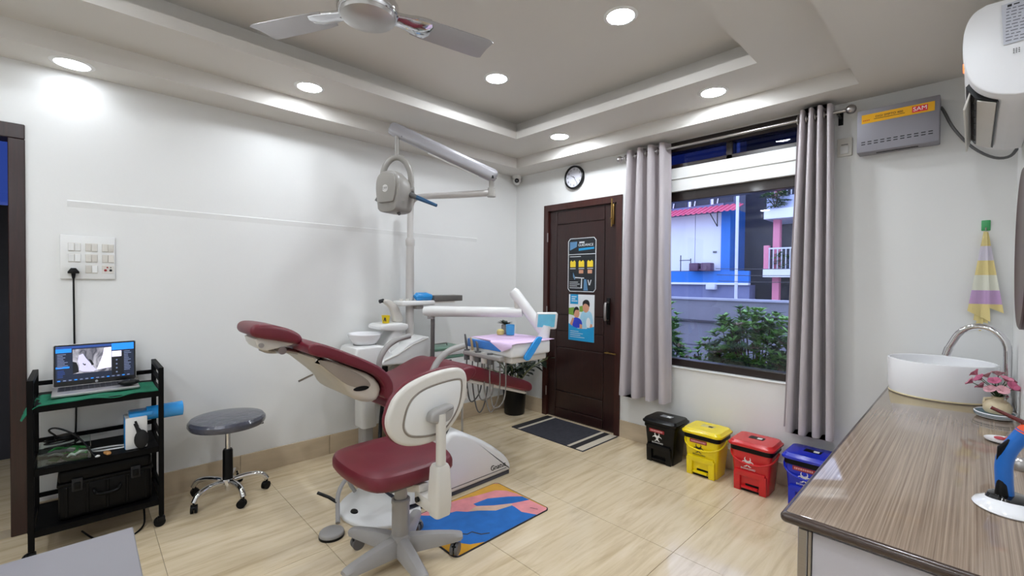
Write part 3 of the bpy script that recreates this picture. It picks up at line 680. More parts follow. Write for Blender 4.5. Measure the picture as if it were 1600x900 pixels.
# curing light on its base
cl = thing('curing_light', 'blue handheld curing light standing in white dock on worktop', 'curing light', (3.497, -1.71, .79))
CX, CY = 3.497, -1.71
m = M(); m.lathe([(.0001, 0), (.062, 0), (.066, .004), (.062, .010), (.040, .022), (.032, .026), (.0001, .026)], (CX, CY, .7905), None, 40, 1., 1.15); part('dock', m, CERAM, cl)
m = M(); m.lathe([(.0001, .020), (.043, .020), (.038, .032), (.030, .036), (.0001, .036)], (CX, CY+.005, .7905), None, 32); part('dock_socket', m, mat('gloss_black', (10, 10, 12), .1, coat=.5), cl)
BLG = mat('blue_grip', (22, 104, 190), .3, var=.06, vscale=20, coat=.2)
path = [(CX-.008, CY, .822), (CX-.010, CY, .86), (CX-.012, CY, .90), (CX-.005, CY, .935), (CX+.010, CY, .965), (CX+.022, CY, .99)]
m = M(); m.tube(chaikin(path, 2, False), .0165, 16); part('grip', m, BLG, cl)
m = M(); m.tube([(CX-.0135, CY-.009, .826), (CX-.014, CY-.010, .85), (CX-.016, CY-.006, .875)], [.0135, .0105, .003], 12); m.tube([(CX-.022, CY-.006, .905), (CX-.016, CY-.008, .94), (CX-.002, CY-.008, .965)], [.003, .008, .004], 10); part('grip_inlay', m, BLACK, cl)
m = M(); m.cyl((CX+.020, CY, .985), (CX+.029, CY, 1.002), .0172, .014, 16); part('collar', m, mat('orange_collar', (226, 78, 30), .35), cl)
m = M(); m.tube([(CX+.027, CY, .997), (CX+.018, CY, 1.012), (CX-.012, CY, 1.026), (CX-.036, CY, 1.037)], [.009, .006, .0045, .0045], 12); part('light_guide', m, mat('dark_red_guide', (96, 26, 26), .2, coat=.5), cl)
# dish and knob at the right edge
m = M(); m.lathe([(.0001, 0), (.035, 0), (.050, .006), (.052, .010), (.045, .007), (.0001, .004)], (3.512, -1.02, .7905), None, 32); ds = single('small_plate', m, CERAM, 'small white plate by the wall behind the curing light', 'plate')
for i, (dx, dy, col) in enumerate(((-.012, .0, (176, 60, 70)), (.012, -.012, (206, 160, 120)), (.008, .016, (190, 90, 90)))):
    m = M(); m.ell((3.512+dx, -1.02+dy, .8035), (.015, .008, .006), (0, 0, .6*i)); single('plate_sample', m, mat('sample_%d' % i, col, .4, var=.1), ('dark red lump', 'tan lump', 'rosy lump')[i]+' lying on the small white plate', 'dental sample')
m = M(); m.lathe([(.0001, 0), (.020, 0), (.022, .012), (.016, .030), (.008, .036), (.0001, .036)], (3.535, -1.33, .7905)); single('small_jar', m, STEEL, 'small dark metal pot at the wall edge of the worktop', 'pot')

# ================================================================== BINS
def biohazard(mtx, s):
    m = M()
    def arc(cx, cy, r0, r1, a0, a1, n=14):
        P = []
        for i in range(n+1):
            t = i/n; a = R(a0+(a1-a0)*t); e = math.sin(math.pi*t)**.5 if 0 < t < 1 else 0
            P.append((cx+r1*math.cos(a), cy+r1*math.sin(a)))
        Q = []
        for i in range(n, -1, -1):
            t = i/n; a = R(a0+(a1-a0)*t); e = math.sin(math.pi*t)
            rr = r1-(r1-r0)*(e**.6 if e > 0 else 0)-.0
            Q.append((cx+rr*math.cos(a), cy+rr*math.sin(a)))
        Q = Q[1:-1]
        m.prism([(x*s, y*s) for x, y in P+Q], 'z', 0, .0006, mtx=mtx)
    for k in (90, 210, 330):
        a = R(k); arc(.5*math.cos(a), .5*math.sin(a), .28, .5, k+40, k+320)
    for k in range(3):
        a = 30+120*k; pts = []
        for i in range(9): t = R(a-38+76*i/8); pts.append((.42*math.cos(t), .42*math.sin(t)))
        for i in range(8, -1, -1): t = R(a-38+76*i/8); pts.append((.34*math.cos(t), .34*math.sin(t)))
        m.prism([(x*s, y*s) for x, y in pts], 'z', 0, .0007, mtx=mtx)
    for k in (90, 210, 330):
        a = R(k); d = (math.cos(a), math.sin(a)); n = (-d[1], d[0])
        m.prism([((d[0]*p+n[0]*q)*s, (d[1]*p+n[1]*q)*s) for p, q in ((.06, -.045), (.30, -.045), (.30, .045), (.06, .045))], 'z', 0, .0005, mtx=mtx)
    return m
REDL = mat('red_label', (150, 28, 34), .4, var=.05); BWHITE = mat('bin_white_print', (236, 236, 232), .45); BINK = mat('bin_black_print', (26, 22, 12), .5)
GBL = mat('bin_black_gap', (6, 6, 7), .4, spec=.2)
def bin_(cx, rgb, nm, label, ink, lidlabel, handle=True, band=True):
    col = mat('bin_'+nm, rgb, .25, var=.05, coat=.15 if nm != 'black' else 0, spec=.5 if nm != 'black' else .25)
    cy = -.185; t = thing('waste_bin', label, 'waste bin', (cx, cy, 0), 'colour-coded pedal bins')
    # body: tapered tub with a pedal recess in the front
    def sec(z, ins=0):
        s = z/.27; wx = .198+.042*s; wy = .178+.036*s
        return [Vector((x, y, z)) for x, y in rrect(cx, cy, wx-ins, wy-ins, .028)]
    m = M(); m.rings([sec(.0), sec(.004), sec(.13), sec(.262), sec(.262, .012), sec(.02, .012)]); 
    body = part('tub', m, col, t)
    yf = lambda z: cy-(.178+.036*z/.27)/2
    m = M(); m.prism([(cx-.030, .034), (cx+.050, .034), (cx+.050, .050), (cx-.030, .050)], 'y', yf(.04)-.002, yf(.04)+.006); m.prism([(cx-.056, .0), (cx+.052, .0), (cx+.052, .012), (cx-.056, .012)], 'y', yf(.01)-.002, yf(.01)+.006); part('pedal_slot', m, GBL, body, smooth=0)
    m = M(); m.box((cx-.078, yf(.06)-.005, .062), (.040, .022, .124), (R(4), 0, 0), .004); m.box((cx+.074, yf(.06)-.005, .062), (.042, .022, .124), (R(4), 0, 0), .004); m.box((cx-.002, yf(.115)-.006, .118), (.18, .021, .038), (R(4), 0, 0), .004); part('front_rib', m, col, body)
    m = M(); m.box((cx-.002, yf(.03)-.012, .030), (.098, .028, .012), (R(6), 0, 0), .003); part('pedal', m, col, t)
    if band:
        m = M(); m.prism(rrect(cx, cy, .252, .226, .03), 'z', .256, .292, .004, 2); part('inner_rim', m, GBL, t)
    else:
        m = M(); m.prism(rrect(cx, cy, .252, .226, .03), 'z', .256, .292, .004, 2); part('inner_rim', m, col, t)
    zl = .290
    m = M()
    L = lambda wx, wy, z, r: [Vector((x, y, z)) for x, y in rrect(cx, cy, wx, wy, r)]
    m.rings([L(.272, .246, zl, .035), L(.278, .252, zl+.006, .037), L(.276, .250, zl+.014, .036), L(.262, .236, zl+.018, .034), L(.250, .224, zl+.029, .032), L(.242, .216, zl+.033, .03), L(.15, .13, zl+.035, .03), L(.03, .02, zl+.035, .008)])
    lid = part('lid', m, col, t)
    m = M(); m.box((cx+.002, cy+.012, zl+.0355), (.088, .056, .0012), (0, 0, R(-2))); lp = part('lid_sticker', m, GBL if nm in('red', 'blue') else (mat('lid_grey', (120, 122, 124), .4) if nm == 'black' else mat('lid_pale', (206, 192, 120), .5)), lid)
    m = M(); m.box((cx+.020, cy+.010, zl+.0364), (.028, .030, .0008)); part('sticker_mark', m, BWHITE if nm != 'yellow' else BINK, lp)
    tilt = math.atan2(.018, .27)
    def fr(x, z): 
        return frame((x, yf(z)-.0012 - (.016 if z < .142 else .0), z), (1, 0, 0), (0, -math.sin(tilt), math.cos(tilt)))
    lab = None
    if nm != 'red':
        m = M(); m.prism(rrect(0, 0, .118, .026, .003), 'z', 0, .001, mtx=fr(cx-.018, .240 if nm != 'black' else .236)); lab = part('front_label', m, REDL, body)
        m = M(); x = -.05
        while x < .045:
            wl = random.choice((.006, .008, .010)); m.prism([(x, -.006), (x+wl, -.006), (x+wl, .006), (x, .006)], 'z', .001, .0014, mtx=fr(cx-.018, .240 if nm != 'black' else .236)); x += wl+.0025
        part('label_print', m, mat('label_pink_print', (214, 150, 150), .5), lab)
    zb = .190
    part('biohazard_symbol', biohazard(fr(cx-.016, zb), .040), ink, body, smooth=0)
    text_mesh('biohazard_lettering', 'BIOHAZARD', .0155, fr(cx-.014, .1475), ink, body)
    if handle:
        m = M(); P = []
        for i in range(17):
            a = math.pi*i/16; P.append((cx-.137*math.cos(a), cy-.125*math.sin(a)**.6 if 0 < i < 16 else cy, .262-.075*math.sin(a)**.7 if 0 < i < 16 else .262))
        m.tube(P, .0065, 8); part('handle', m, col, t)
    return t
bin_(1.825, (10, 10, 11), 'black', 'black pedal bin with red label next to the brown door', BWHITE, None, False, False)
bin_(2.135, (240, 214, 14), 'yellow', 'yellow pedal bin between the black and red bins', BINK, None)
bin_(2.452, (206, 34, 38), 'red', 'red pedal bin between the yellow and blue bins', BWHITE, None)
bin_(2.765, (22, 44, 186), 'blue', 'blue pedal bin half hidden by the worktop', BWHITE, None)

# ================================================================== MATS
dm = thing('door_mat', 'dark grey door mat with pale end stripes at the brown door', 'mat', (.91, -.26, 0))
def matx(x0, x1, y0, y1, z0, z1): m = M(); m.bb((x0, y0, z0), (x1, y1, z1), .0015, 1); return m
part('pile', matx(.50, 1.31, -.53, -.03, 0, .007), mat('charcoal_pile', (52, 52, 60), .95, var=.2, vscale=30, bump=.5, bscale=400), dm)
MATW = mat('mat_pale', (196, 186, 168), .9, var=.05); MATB = mat('mat_black', (34, 32, 34), .9, var=.1)
for a, b, mm in ((.50, .575, MATB), (.575, .605, MATW), (1.145, 1.175, MATW), (1.175, 1.235, MATB), (1.235, 1.303, MATW)):
    part('stripe', matx(a, b, -.525, -.035, .006, .0082), mm, dm)
ptm = thing('printed_floor_mat', 'floor mat with blue, pink and mustard abstract print by dental chair', 'mat', (1.48, -1.72, 0))
x0, x1, yy0, yy1 = 1.245, 1.715, -2.075, -1.385
m = M(); m.prism(rrect((x0+x1)/2, (yy0+yy1)/2, x1-x0, yy1-yy0, .03), 'z', 0, .005); part('base', m, mat('mat_edge', (40, 36, 40), .8, var=.05), ptm)
def pm(nm, pts, rgb, z): 
    m = M(); m.prism(pts, 'z', .004, z); part(nm, m, mat(nm+'_cloth', rgb, .85, var=.12, vscale=14, bump=.15, bscale=300), ptm, smooth=0)
pm('pink_print', rrect((x0+x1)/2, (yy0+yy1)/2, x1-x0-.012, yy1-yy0-.012, .026), (222, 142, 146), .0056)
wv = lambda a, b, y, am, n=12, ph=0: [(a+(b-a)*i/n, y+am*math.sin(i*1.1+ph)) for i in range(n+1)]
pm('blue_print', [(1.251, -2.0), (1.30, -1.95), (1.341, -1.905), (1.366, -1.808), (1.414, -1.767), (1.446, -1.712), (1.516, -1.636), (1.538, -1.526), (1.559, -1.525), (1.629, -1.536), (1.709, -1.495), (1.709, -1.885), (1.674, -1.955), (1.62, -1.99), (1.572, -2.048), (1.525, -2.069), (1.251, -2.069)], (30, 104, 180), .0062)
pm('blue_stripe', [(1.367, -1.683), (1.375, -1.576), (1.443, -1.467), (1.50, -1.402), (1.560, -1.398), (1.536, -1.465), (1.519, -1.508), (1.465, -1.601), (1.40, -1.683)], (30, 104, 180), .0062)
pm('tan_print', [(1.40, -1.69), (1.468, -1.603), (1.522, -1.510), (1.538, -1.526), (1.516, -1.636), (1.446, -1.712), (1.414, -1.755)], (206, 172, 150), .0061)
pm('mustard_print', [(1.525, -2.069), (1.572, -2.048), (1.62, -1.99), (1.674, -1.955), (1.709, -1.885), (1.709, -2.045), (1.69, -2.069)], (206, 150, 34), .0061)
pm('mustard_edge', [(1.251, -1.80), (1.267, -1.715), (1.30, -1.60), (1.328, -1.466), (1.38, -1.42), (1.45, -1.402), (1.69, -1.396), (1.69, -1.391), (1.275, -1.391), (1.251, -1.42)], (210, 158, 60), .0060)
m = M(); m.tube([(1.56, -1.935, .0063), (1.594, -1.908, .0063), (1.593, -1.876, .0063), (1.644, -1.854, .0063), (1.665, -1.814, .0063)], .005, 6, flat=.3); part('dark_line_print', m, INK, ptm); m = M(); m.tube([(1.63, -1.465, .0060), (1.672, -1.445, .0060)], .002, 6, flat=.3); part('dark_line_print', m, INK, ptm)

# ================================================================== FOREGROUND TABLE
tb = thing('side_table', 'grey laminate table corner in the near foreground', 'table', (2.5, -3.7, 0))
TG = mat('grey_laminate', (128, 125, 130), .35, var=.02)
m = M(); m.bb((2.04, -4.1, .722), (2.86, -3.28, .75), .002, 1); part('table_top', m, TG, tb, smooth=0)
for x in (2.08, 2.82):
    for y in (-4.06, -3.32):
        m = M(); m.bb((x-.02, y-.02, 0), (x+.02, y+.02, .722), .002, 1); part('leg', m, DGREY, tb, smooth=0)
m = M(); m.bb((2.08, -4.07, .66), (2.82, -4.05, .722)); m.bb((2.08, -3.33, .66), (2.82, -3.31, .722)); part('apron', m, TG, tb, smooth=0)

# ================================================================== TROLLEY
tr = thing('utility_trolley', 'black metal three-shelf trolley on castors beside the doorway', 'trolley', (.255, -3.30, 0))
XF, XB, YL, YRt = .39, .055, -3.54, -3.06
for x in (XF, XB):
    for y in (YL, YRt):
        m = M(); m.bb((x-.011, y-.011, .06), (x+.011, y+.011, .86), .0015, 1); part('leg', m, BLACKM, tr, smooth=0)
for y in (YL, YRt):
    m = M(); m.bb((XB+.011, y-.011, .838), (XF-.011, y+.011, .86), .0015, 1); part('handle_bar', m, BLACKM, tr, smooth=0)
for z in (.737, .438, .15):
    m = M(); m.bb((XB-.011, YL+.011, z-.004), (XF+.011, YRt-.011, z)); m.bb((XF-.004, YL+.011, z-.03), (XF+.008, YRt-.011, z+.001)); m.bb((XB-.008, YL+.011, z-.03), (XB+.004, YRt-.011, z)); m.bb((XB+.011, YL-.006, z-.03), (XF-.011, YL+.006, z)); m.bb((XB+.011, YRt-.006, z-.03), (XF-.011, YRt+.006, z))
    sh = part('shelf', m, BLACKM, tr, smooth=0)
    m = M(); m.bb((XB-.006, YL+.011, z+.040), (XB+.006, YRt-.011, z+.062)); part('back_rail', m, BLACKM, sh, smooth=0)
    m = M(); m.bb((XB+.011, YRt-.005, z+.040), (XF-.011, YRt+.005, z+.062)); part('side_rail', m, BLACKM, sh, smooth=0)
for x in (XF, XB):
    for y in (YL, YRt):
        m = M(); m.cyl((x, y, .035), (x, y, .075), .007, seg=10); m.bb((x-.014, y-.018, .028), (x+.014, y+.016, .054), .006); c = part('castor_housing', m, BLACK, tr)
        m = M(); m.cyl((x-.010, y-.008, .026), (x+.010, y-.008, .026), .026, seg=18); part('wheel', m, mat('rubber_black', (10, 10, 10), .6, spec=.2), c)
# green cloth
GRN = mat('green_drape', (18, 112, 82), .9, var=.15, vscale=12, bump=.3, bscale=260)
m = M(); rg = []; ny = 46; nx = 12
yA, yB = -3.580, -3.072
for sd in (0,):
    top = []; 
    for j in range(ny+1):
        v = j/ny; y = yA+(yB-yA)*v; row = []
        for i in range(nx+1):
            u = i/nx; x = .14+.262*u+.006*math.sin(11*v)
            z = .7415+.0022*math.sin(9*v+5*u)+.002*math.sin(23*v+2*u)+.003*max(0, (u-.85)*6)*math.sin(17*v)
            if v < .14: z -= .065*((.14-v)/.14)**1.6; y2 = y+.012*((.14-v)/.14)**2+.006*math.sin(u*19); x = .255+(x-.255)*(.9+.1*v/.14)
            else: y2 = y
            row.append(Vector((x, y2, z)))
        top.append(row)
    rg = [r+[p-Vector((0, 0, .003)) for p in r[::-1]] for r in top]
m.rings(rg); single('green_cloth', m, GRN, 'green surgical cloth spread under the laptop on trolley top', 'cloth', smooth=70)
# laptop
lp = thing('laptop', 'open laptop showing a dental x-ray on the trolley top', 'laptop', (.18, -3.305, .748))
SILV = mat('laptop_silver', (176, 174, 174), .35, .6, var=.03)
LY0, LY1 = -3.476, -3.142
m = M(); m.bb((.095, LY0, .7475), (.310, LY1, .762), .004); base = part('base', m, SILV, lp)
m = M(); m.bb((.115, LY0+.02, .7615), (.230, LY1-.02, .7632)); kb = part('keyboard', m, mat('keyboard_dark', (58, 58, 62), .5), base)
KEY = mat('key_cap', (34, 34, 38), .5); k0 = None
for r in range(5):
    for c in range(13):
        mm = M(); yk = LY0+.026+c*.0222; xk = .121+r*.0215
        if k0 is None:
            mm.bb((xk, yk, .763), (xk+.017, yk+.018, .7648)); k0 = part('key', mm, KEY, kb, smooth=0); kx, ky = xk, yk
        else:
            mm.b.free(); o = k0.copy(); COL.objects.link(o); o.location = (xk-kx, yk-ky, 0)
m = M(); m.bb((.240, -3.36, .7618), (.300, -3.25, .7630)); part('touchpad', m, SILV, base)
ang = R(-7)   # screen leans back toward the wall
SM = Matrix.Translation((.100, (LY0+LY1)/2, .762)) @ Matrix.Rotation(ang, 4, 'Y')
SW, SH = LY1-LY0, .222
def sp(nm, y0, y1, z0, z1, mt, th, parent, r=0.):
    m = M(); m.prism(rrect((y0+y1)/2, (z0+z1)/2, y1-y0, z1-z0, max(r, .0002), 2), 'x', 0.0005, th, mtx=SM)
    return part(nm, m, mt, parent, smooth=0)
m = M(); m.prism(rrect(0, SH/2, SW, SH, .008), 'x', -.006, 0, .001, 2, mtx=SM); lid = part('screen_lid', m, SILV, lp)
bez = sp('bezel', -SW/2+.003, SW/2-.003, .003, SH-.003, mat('bezel_black', (10, 10, 12), .15), .0012, lid, .006)
def scr(nm, rgb, e): return mat('screen_'+nm, rgb, .3, emit=e, var=.0)
D0 = scr('dark', (24, 32, 52), .7); D1 = scr('blue', (30, 130, 225), .8); D2 = scr('black', (10, 12, 20), .5); D3 = scr('pale', (225, 220, 240), .8); D4 = scr('grey', (110, 120, 150), .7); D5 = scr('navy', (38, 66, 130), .8)
w0, h0 = SW/2-.010, .026
def S(nm, a, b, c, d, mt, th): return sp(nm, -w0+2*w0*a, -w0+2*w0*b, h0+(SH-.036)*c, h0+(SH-.036)*d, mt, th, bez)
S('display', 0, 1, 0, 1, D0, .0016)
S('title_bar', 0, .70, .93, 1, D5, .0019); S('ribbon', .70, 1, .80, 1, D1, .0019); S('menu_bar', 0, .19, .82, .93, D1, .0019); S('list_highlight', 0, .165, .375, .425, D1, .0019)
def xray():
    m = bpy.data.materials.new('xray_picture'); m.use_nodes = True; nt = m.node_tree; p = nt.nodes['Principled BSDF']
    tc = nt.nodes.new('ShaderNodeTexCoord'); mp = nt.nodes.new('ShaderNodeMapping'); mp.inputs['Scale'].default_value = (1, 24, 14); mp.inputs['Rotation'].default_value = (R(25), 0, 0)
    n = nt.nodes.new('ShaderNodeTexNoise'); n.inputs['Scale'].default_value = 1.2; n.inputs['Detail'].default_value = 5; n.inputs['Distortion'].default_value = 1.0
    r = nt.nodes.new('ShaderNodeValToRGB'); r.color_ramp.elements[0].position = .33; r.color_ramp.elements[0].color = (.10, .10, .14, 1); r.color_ramp.elements[1].position = .62; r.color_ramp.elements[1].color = (.72, .70, .80, 1)
    nt.links.new(tc.outputs['Object'], mp.inputs[0]); nt.links.new(mp.outputs[0], n.inputs['Vector']); nt.links.new(n.outputs['Fac'], r.inputs[0]); nt.links.new(r.outputs[0], p.inputs['Emission Color'])
    p.inputs['Emission Strength'].default_value = .8; p.inputs['Base Color'].default_value = (0, 0, 0, 1); return m
S('xray_image', .205, .695, .20, .90, xray(), .0019)
def spoly(nm, pts, mt, th):
    m = M(); m.prism([(-w0+2*w0*a, h0+(SH-.036)*b) for a, b in pts], 'x', .0005, th, mtx=SM); part(nm, m, mt, bez, smooth=0)
spoly('bright_bone', [(.50, .26), (.695, .30), (.695, .90), (.60, .89), (.585, .70), (.55, .50)], D3, .0022)
spoly('tooth_shape', [(.28, .30), (.33, .24), (.46, .22), (.50, .26), (.44, .42), (.37, .62), (.33, .76), (.28, .72), (.265, .55), (.285, .44)], scr('tooth', (196, 192, 214), .75), .0022)
spoly('dark_gap', [(.205, .20), (.28, .24), (.27, .42), (.25, .52), (.205, .55)], D2, .0023)
spoly('dark_gap', [(.40, .60), (.44, .40), (.47, .42), (.44, .55)], D2, .0024)
spoly('filling', [(.325, .47), (.345, .42), (.365, .42), (.365, .46), (.345, .455), (.335, .49)], D2, .0024)
S('side_panel', .70, .86, .06, .72, D2, .0019); S('pale_panel', .70, .83, .60, .77, D3, .0021)
for i in range(9): S('text_line', .02, .02+random.uniform(.06, .13), .78-.045*i-.02, .78-.045*i, D4, .0020)
for i in range(5): S('text_line', .02, .02+random.uniform(.05, .1), .32-.045*i-.018, .32-.045*i, D5, .0020)
for i in range(12): S('text_line', .865, .865+random.uniform(.05, .11), .75-.05*i-.02, .75-.05*i, D4, .0020)
for i in range(4):
    m = M(); cy, cz = -w0+2*w0*.765, h0+(SH-.036)*(.50-.12*i); m.prism(circ(cy, cz, .004, 12), 'x', .0005, .0021, mtx=SM); part('icon', m, D4, bez, smooth=0)
for i in range(14): S('taskbar_icon', .02+.068*i, .055+.068*i, .015, .045, D4 if i % 3 else D1, .0020)
m = M(); m.prism(circ(0, .013, .0062, 20), 'x', .0005, .0018, mtx=SM); lg = part('logo_disc', m, mat('logo_grey', (170, 172, 176), .3), bez)
text_mesh('logo_lettering', 'hp', .010, SM @ frame((.002, 0, .0132), (0, 1, 0), (0, 0, 1)), INK, bez)
# mouse
ms = thing('computer_mouse', 'black computer mouse on the laptop edge', 'mouse', (.285, -3.185, .763))
m = M(); m.ell((.275, -3.185, .7795), (.030, .045, .017)); part('shell', m, BLACK, ms)
m = M(); m.cyl((.288, -3.1855, .792), (.288, -3.1825, .792), .006, seg=12); part('scroll_wheel', m, DGREY, ms)
# hard case on bottom shelf
hc = thing('equipment_case', 'black hard equipment case on the bottom trolley shelf', 'case', (.26, -3.27, .15))
CSB = mat('case_black', (5, 5, 6), .45, var=.12, bump=.05, bscale=200, spec=.15)
m = M(); m.bb((.145, -3.452, .151), (.368, -3.098, .325), .018, 3); part('case_base', m, CSB, hc)
m = M(); m.bb((.145, -3.452, .330), (.368, -3.098, .400), .018, 3); part('case_lid', m, CSB, hc)
m = M(); m.bb((.140, -3.457, .320), (.373, -3.093, .335), .004); part('seam_rim', m, CSB, hc)
for y in (-3.385, -3.165):
    m = M(); m.bb((.366, y-.02, .29), (.380, y+.02, .352), .004); l = part('latch', m, mat('latch_dark', (34, 34, 36), .4, spec=.2), hc)
    m = M(); m.bb((.378, y-.012, .30), (.386, y+.012, .335), .003); part('latch_lever', m, CSB, l)
m = M(); m.tube(chaikin([(.368, -3.325, .275), (.385, -3.325, .275), (.388, -3.315, .25), (.388, -3.235, .25), (.385, -3.225, .275), (.368, -3.225, .275)], 2, False), .007, 8); part('carry_handle', m, CSB, hc)
for i in range(5):
    m = M(); m.bb((.366, -3.43+.075*i, .17), (.373, -3.418+.075*i, .315), .002, 1); part('rib', m, CSB, hc, smooth=0)
# handheld x-ray unit (white and blue) with black pouch on middle shelf
hx = thing('xray_handset', 'white and blue boxed handset with blue cylinder nose on middle trolley shelf', 'x-ray handset', (.30, -3.155, .438))
m = M(); m.bb((.245, -3.205, .4385), (.365, -3.115, .605), .006); part('body', m, WHITE, hx)
m = M(); m.bb((.238, -3.2075, .4390), (.361, -3.1175, .602), .006); m.bb((.25, -3.19, .600), (.36, -3.09, .625), .008); part('film_wrap', m, BLUEP, hx)
m = M(); m.lathe([(.0001, 0), (.036, 0), (.036, .07), (.040, .075), (.040, .16), (.034, .162), (.0001, .155)], (.300, -3.115, .603), Matrix.Rotation(R(-90), 3, 'X')); part('nose_cone', m, BLUEP, hx)
m = M(); m.tube([(.366, -3.165, .585), (.372, -3.16, .57), (.374, -3.155, .555)], .005, 8); part('socket_plug', m, BLACK, hx)
m = M(); m.ell((.384, -3.142, .490), (.018, .030, .050)); m.tube([(.372, -3.168, .575), (.380, -3.158, .55), (.384, -3.15, .53)], [.006, .008, .012], 8); single('black_pouch', m, mat('black_fabric', (14, 14, 15), .8, bump=.2, bscale=200), 'black pouch leaning on the white handset', 'pouch')
# tray box with cables, loop and wooden block
bx = thing('instrument_box', 'clear plastic box of green and white instruments on middle shelf', 'box', (.26, -3.43, .438))
CLR = glass_mat('clear_plastic', (.9, .95, .93), 1.5)
m = M(); m.bb((.16, -3.52, .4385), (.375, -3.335, .4415)); m.bb((.16, -3.52, .4385), (.163, -3.335, .505)); m.bb((.372, -3.52, .4385), (.375, -3.335, .495)); m.bb((.16, -3.52, .4385), (.375, -3.517, .50)); m.bb((.16, -3.338, .4385), (.375, -3.335, .50)); part('tub', m, CLR, bx, smooth=0)
GI = mat('instrument_green', (52, 140, 66), .45, var=.2, vscale=30); WI = mat('instrument_pale', (190, 196, 188), .4, var=.1)
for i in range(12):
    m = M(); x = random.uniform(.19, .345); y = random.uniform(-3.48, -3.37); z = .452+.004*(i % 4); a = random.uniform(0, 3.14); l = random.uniform(.03, .055); l = min(l, .36-x, x-.165+.01, -3.345-y, y+3.51)
    m.tube([(x-l*math.cos(a), y-l*math.sin(a), z), (x, y, z+.012), (x+l*math.cos(a), y+l*math.sin(a), z+.004)], [.004, .008, .006], 8)
    part('instrument', m, (GI, WI, GI, DGREY)[i % 4], bx)
m = M(); P = [(.30, -3.50, .505)]
for i in range(26): a = i*.5; P.append((.28+.035*math.cos(a), -3.44+.06*math.sin(a*.97), .512+.0012*i))
P += chaikin([(.30, -3.46, .56), (.32, -3.49, .60), (.33, -3.46, .61), (.34, -3.40, .57), (.36, -3.36, .52), (.385, -3.33, .46), (.385, -3.315, .446)], 2, False)
m.tube(P, .0042, 7); ca = thing('coiled_cable', 'coiled black cable lying on the clear instrument box', 'cable', (.29, -3.42, .438)); part('cord', m, BLACK, ca); 
m = M(); m.lathe([(.0001, 0), (.035, 0), (.038, .01), (.03, .02), (.0001, .022)], (.285, -3.425, .535)); part('puck', m, BLACK, ca)
m = M(); m.ell((.386, -3.312, .445), (.006, .010, .006)); part('cable_tip', m, WHITE, ca)
m = M(); P = []
for i in range(33):
    a = 2*math.pi*i/32; c, s_ = math.cos(a), math.sin(a); P.append((.275+.026*s_+.02*(c*.075)/.075, -3.265+.075*(abs(c)**.7)*(1 if c > 0 else -1), .443))
m.tube(P, .0045, 8); single('white_loop', m, WHITE, 'long white plastic loop lying on the middle trolley shelf', 'instrument')
m = M(); m.box((.365, -3.275, .4465), (.042, .020, .016), (0, 0, R(20)), .006, 3); single('wooden_block', m, mat('tan_wood', (196, 142, 84), .5, var=.15, stretch=(2, 12, 12)), 'small tan wooden peg on the middle trolley shelf', 'block')
# switchboard on left wall, plug and cable
sbd = thing('switchboard', 'white wall switchboard with rows of switches on the left wall', 'switchboard', (.006, -3.337, 1.33))
m = M(); m.bb((0, -3.449, 1.332), (.013, -3.227, 1.570), .003); part('plate', m, WHITE, sbd)
for r in range(3):
    for c in range(3):
        y = -3.392+.068*c; z = 1.508-.060*r
        if r == 2 and c == 0: continue
        m = M(); m.bb((.012, y-.026, z-.024), (.0145, y+.024, z+.022), .001, 1); md = part('module', m, OFFW, sbd)
        if (r, c) == (2, 2):
            for dy, dz, mt_, rr in ((-.012, -.006, REDL, .0065), (.010, -.006, INK, .0065), (-.004, .010, REDL, .004), (.010, .010, INK, .003)):
                m = M(); m.cyl((.014, y+dy, z+dz), (.0165, y+dy, z+dz), rr, seg=14); part('terminal', m, mt_, md)
        else:
            for k in (0, 1):
                m = M(); tilt = R(6 if (r+c+k) % 2 else -5); m.box((.0165, y-.0135+.025*k, z-.001), (.005, .0225, .040), (0, tilt, 0), .001, 1); part('rocker', m, WHITE if c == 0 or (r == 2 and k == 1) else OFFW, md)
pc = thing('power_plug', 'black power plug and cord in the switchboard socket', 'plug', (.03, -3.397, .70))
m = M(); m.prism([(-3.420, 1.362), (-3.374, 1.362), (-3.374, 1.372), (-3.387, 1.392), (-3.407, 1.392), (-3.420, 1.372)], 'x', .014, .044, .004, 2); m.tube([(.03, -3.397, 1.364), (.03, -3.397, 1.335)], [.010, .006], 10); part('plug', m, BLACK, pc)
m = M(); m.tube(chaikin([(.03, -3.397, 1.34), (.012, -3.396, 1.1), (.009, -3.395, .95), (.010, -3.39, .72), (.012, -3.39, .55), (.014, -3.40, .30)], 2, False), .0042, 8); part('cord', m, BLACK, pc)
m = M(); m.tube(chaikin([(.20, -3.37, .010), (.32, -3.33, .006), (.42, -3.28, .006), (.44, -3.20, .006), (.36, -3.13, .007), (.26, -3.12, .03), (.20, -3.125, .12)], 2, False), .0045, 8); single('floor_cable', m, BLACK, 'black cable trailing on the floor under the trolley', 'cable')

